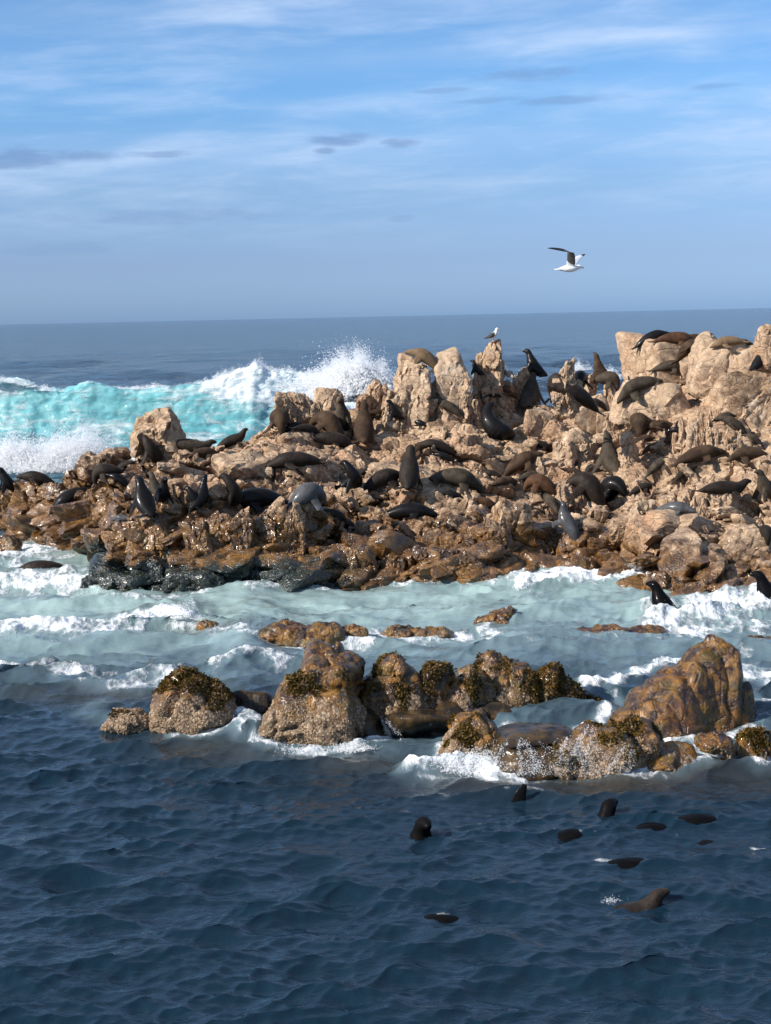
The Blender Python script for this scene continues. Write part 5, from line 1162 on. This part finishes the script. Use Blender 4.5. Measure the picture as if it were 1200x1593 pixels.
# ------------------------------------------------------------------ gulls
M_GW = mat_plain('gull_white', (.80, .80, .79), .7, 0, .06, 20); M_GD = mat_plain('gull_wing', (.10, .088, .080), .7, 0, .3, 18)
M_GB = mat_plain('gull_black', (.018, .017, .017), .6); M_GY = mat_plain('gull_beak', (.45, .26, .05), .5); M_GG = mat_plain('gull_grey', (.26, .215, .17), .75, 0, .3, 24)
M_GL = mat_plain('gull_leg', (.36, .30, .20), .6)
def paint(me, mats, fn):
    for m in mats: me.materials.append(m)
    c = np.empty(len(me.polygons) * 3, np.float32); me.polygons.foreach_get('center', c); c = c.reshape(-1, 3)
    n = np.empty(len(me.polygons) * 3, np.float32); me.polygons.foreach_get('normal', n); n = n.reshape(-1, 3)
    me.polygons.foreach_set('material_index', fn(c, n).astype(np.int32)); me.update()
def gull_fly():
    bd = sweep([(-.30, 0, -.035, .05, .008), (-.22, 0, -.03, .045, .016), (-.14, 0, -.02, .05, .045), (-.02, 0, -.01, .082, .08), (.10, 0, .0, .085, .082), (.19, 0, .015, .062, .06), (.245, 0, .028, .050, .048), (.29, 0, .026, .034, .032), (.325, 0, .014, .014, .015), (.36, 0, .004, .007, .010)], (0, 1, 0), 34, 16)
    nw = sweep([(.05, -.03, .02, .100, .022), (.035, -.12, .20, .095, .014), (.0, -.20, .34, .085, .011), (-.08, -.26, .39, .070, .009), (-.22, -.33, .425, .058, .008), (-.40, -.40, .455, .038, .007), (-.56, -.46, .47, .012, .006)], (1, 0, -.42), 30, 14)
    fw = sweep([(.08, .03, .02, .085, .022), (.15, .16, .09, .08, .013), (.24, .32, .16, .068, .010), (.34, .46, .205, .05, .008), (.44, .58, .235, .028, .007), (.50, .66, .25, .010, .006)], (1, 0, -.35), 26, 14)
    me = fuse('gull', [bd, nw, fw], .0075, 2)
    def f(c, n):
        k = np.zeros(len(c)); near = (c[:, 1] < -.09); k[near] = 1; k[near & (c[:, 0] < -.16)] = 2
        far = c[:, 1] > .52; k[far] = 2; k[(c[:, 0] > .315) & (np.abs(c[:, 1]) < .05) & (c[:, 2] < .06)] = 3; k[(np.abs(c[:, 1]) < .03) & (c[:, 0] < -.12) & (c[:, 0] > -.19) & (n[:, 2] < -.6)] = 2
        return k
    paint(me, [M_GW, M_GD, M_GB, M_GY], f); return me
g_ = link('flying_gull', gull_fly()); g_.location = at_depth(884, 417, 44); g_.scale = (1.28,) * 3; g_.rotation_euler = (R(8), R(2), R(4))
tag(g_, 'gull in flight with one dark wing raised, alone in the sky', 'gull')
for (x, dz, y) in ((.262, .040, -.047), (.262, .040, .047)): link('eye', mesh_np('eye', ico(1)[0] * .007, ico(1)[1]), M_EYE, g_, (x, y, dz))
def gull_stand(name, px, pb, hgt, yaw, body_mat, back_mat, label):
    bd = sweep([(-.34, 0, .16, .018, .010), (-.25, 0, .19, .042, .030), (-.12, 0, .24, .080, .075), (.02, 0, .31, .098, .098), (.10, 0, .39, .078, .080), (.125, 0, .46, .052, .054), (.135, 0, .515, .046, .048), (.165, 0, .545, .042, .040), (.205, 0, .535, .020, .020), (.25, 0, .522, .010, .011), (.275, 0, .510, .006, .007)], (0, 1, 0), 34, 16)
    bd = (bd[0] - np.array([0, 0, .085]), bd[1], bd[2])
    wings = [sweep([(.08, s * .075, .36, .05, .02), (-.05, s * .095, .30, .075, .02), (-.22, s * .06, .225, .05, .016), (-.40, s * .02, .165, .012, .010)], (.35, 0, 1), 18, 10) for s in (1, -1)]
    wings = [(w[0] - np.array([0, 0, .085]), w[1], w[2]) for w in wings]
    legs = [sweep([(0, s * .04, .19, .022, .022), (.0, s * .045, .10, .014, .014), (.005, s * .045, .01, .009, .009), (.05, s * .05, .006, .022, .006)], (0, 1, 0), 12, 8) for s in (1, -1)]
    me = fuse(name, [bd] + wings + legs, .009, 2)
    def f(c, n):
        k = np.zeros(len(c)); k[(np.abs(c[:, 1]) > .055) & (c[:, 0] < .1) & (c[:, 2] > .055) & (c[:, 2] < .335)] = 1; k[(c[:, 0] < -.02) & (c[:, 2] > .115) & (n[:, 2] > .2)] = 1
        k[c[:, 0] < -.27] = 2; k[(c[:, 0] > .205) & (c[:, 2] > .365)] = 3; k[c[:, 2] < .10] = np.where(c[c[:, 2] < .10][:, 0] > -.1, 4, k[c[:, 2] < .10]); return k
    paint(me, [body_mat, back_mat, M_GB, M_GY, M_GL], f)
    hit = None; q_ = pb - 14
    while hit is None or hit.y > 56.5:
        hit = bvh_all.ray_cast(CAMP, ray(px, q_))[0]; q_ += 1
        if q_ > pb + 40: break
    s = hgt * hit.y / F_ / .50
    yy, zt = hit.y + .03, hit.z + .005
    o = link(name, me); o.location = (hit.x, yy, zt - .005); o.scale = (s, s, s); o.rotation_euler = (0, 0, R(yaw)); tag(o, label, 'gull')
    for sg in (1, -1): link('eye', mesh_np('eye', ico(1)[0] * .008, ico(1)[1]), M_EYE, o, (.168, sg * .040, .470))
gull_stand('perched_gull', 768, 532, 20, -30, M_GW, M_GB, 'white gull with dark wings standing on the summit of the tall crag')
gull_stand('brown_gull', 791, 590, 25, 130, M_GW, M_GG, 'grey-brown gull with white head standing on a lower step of the crag')
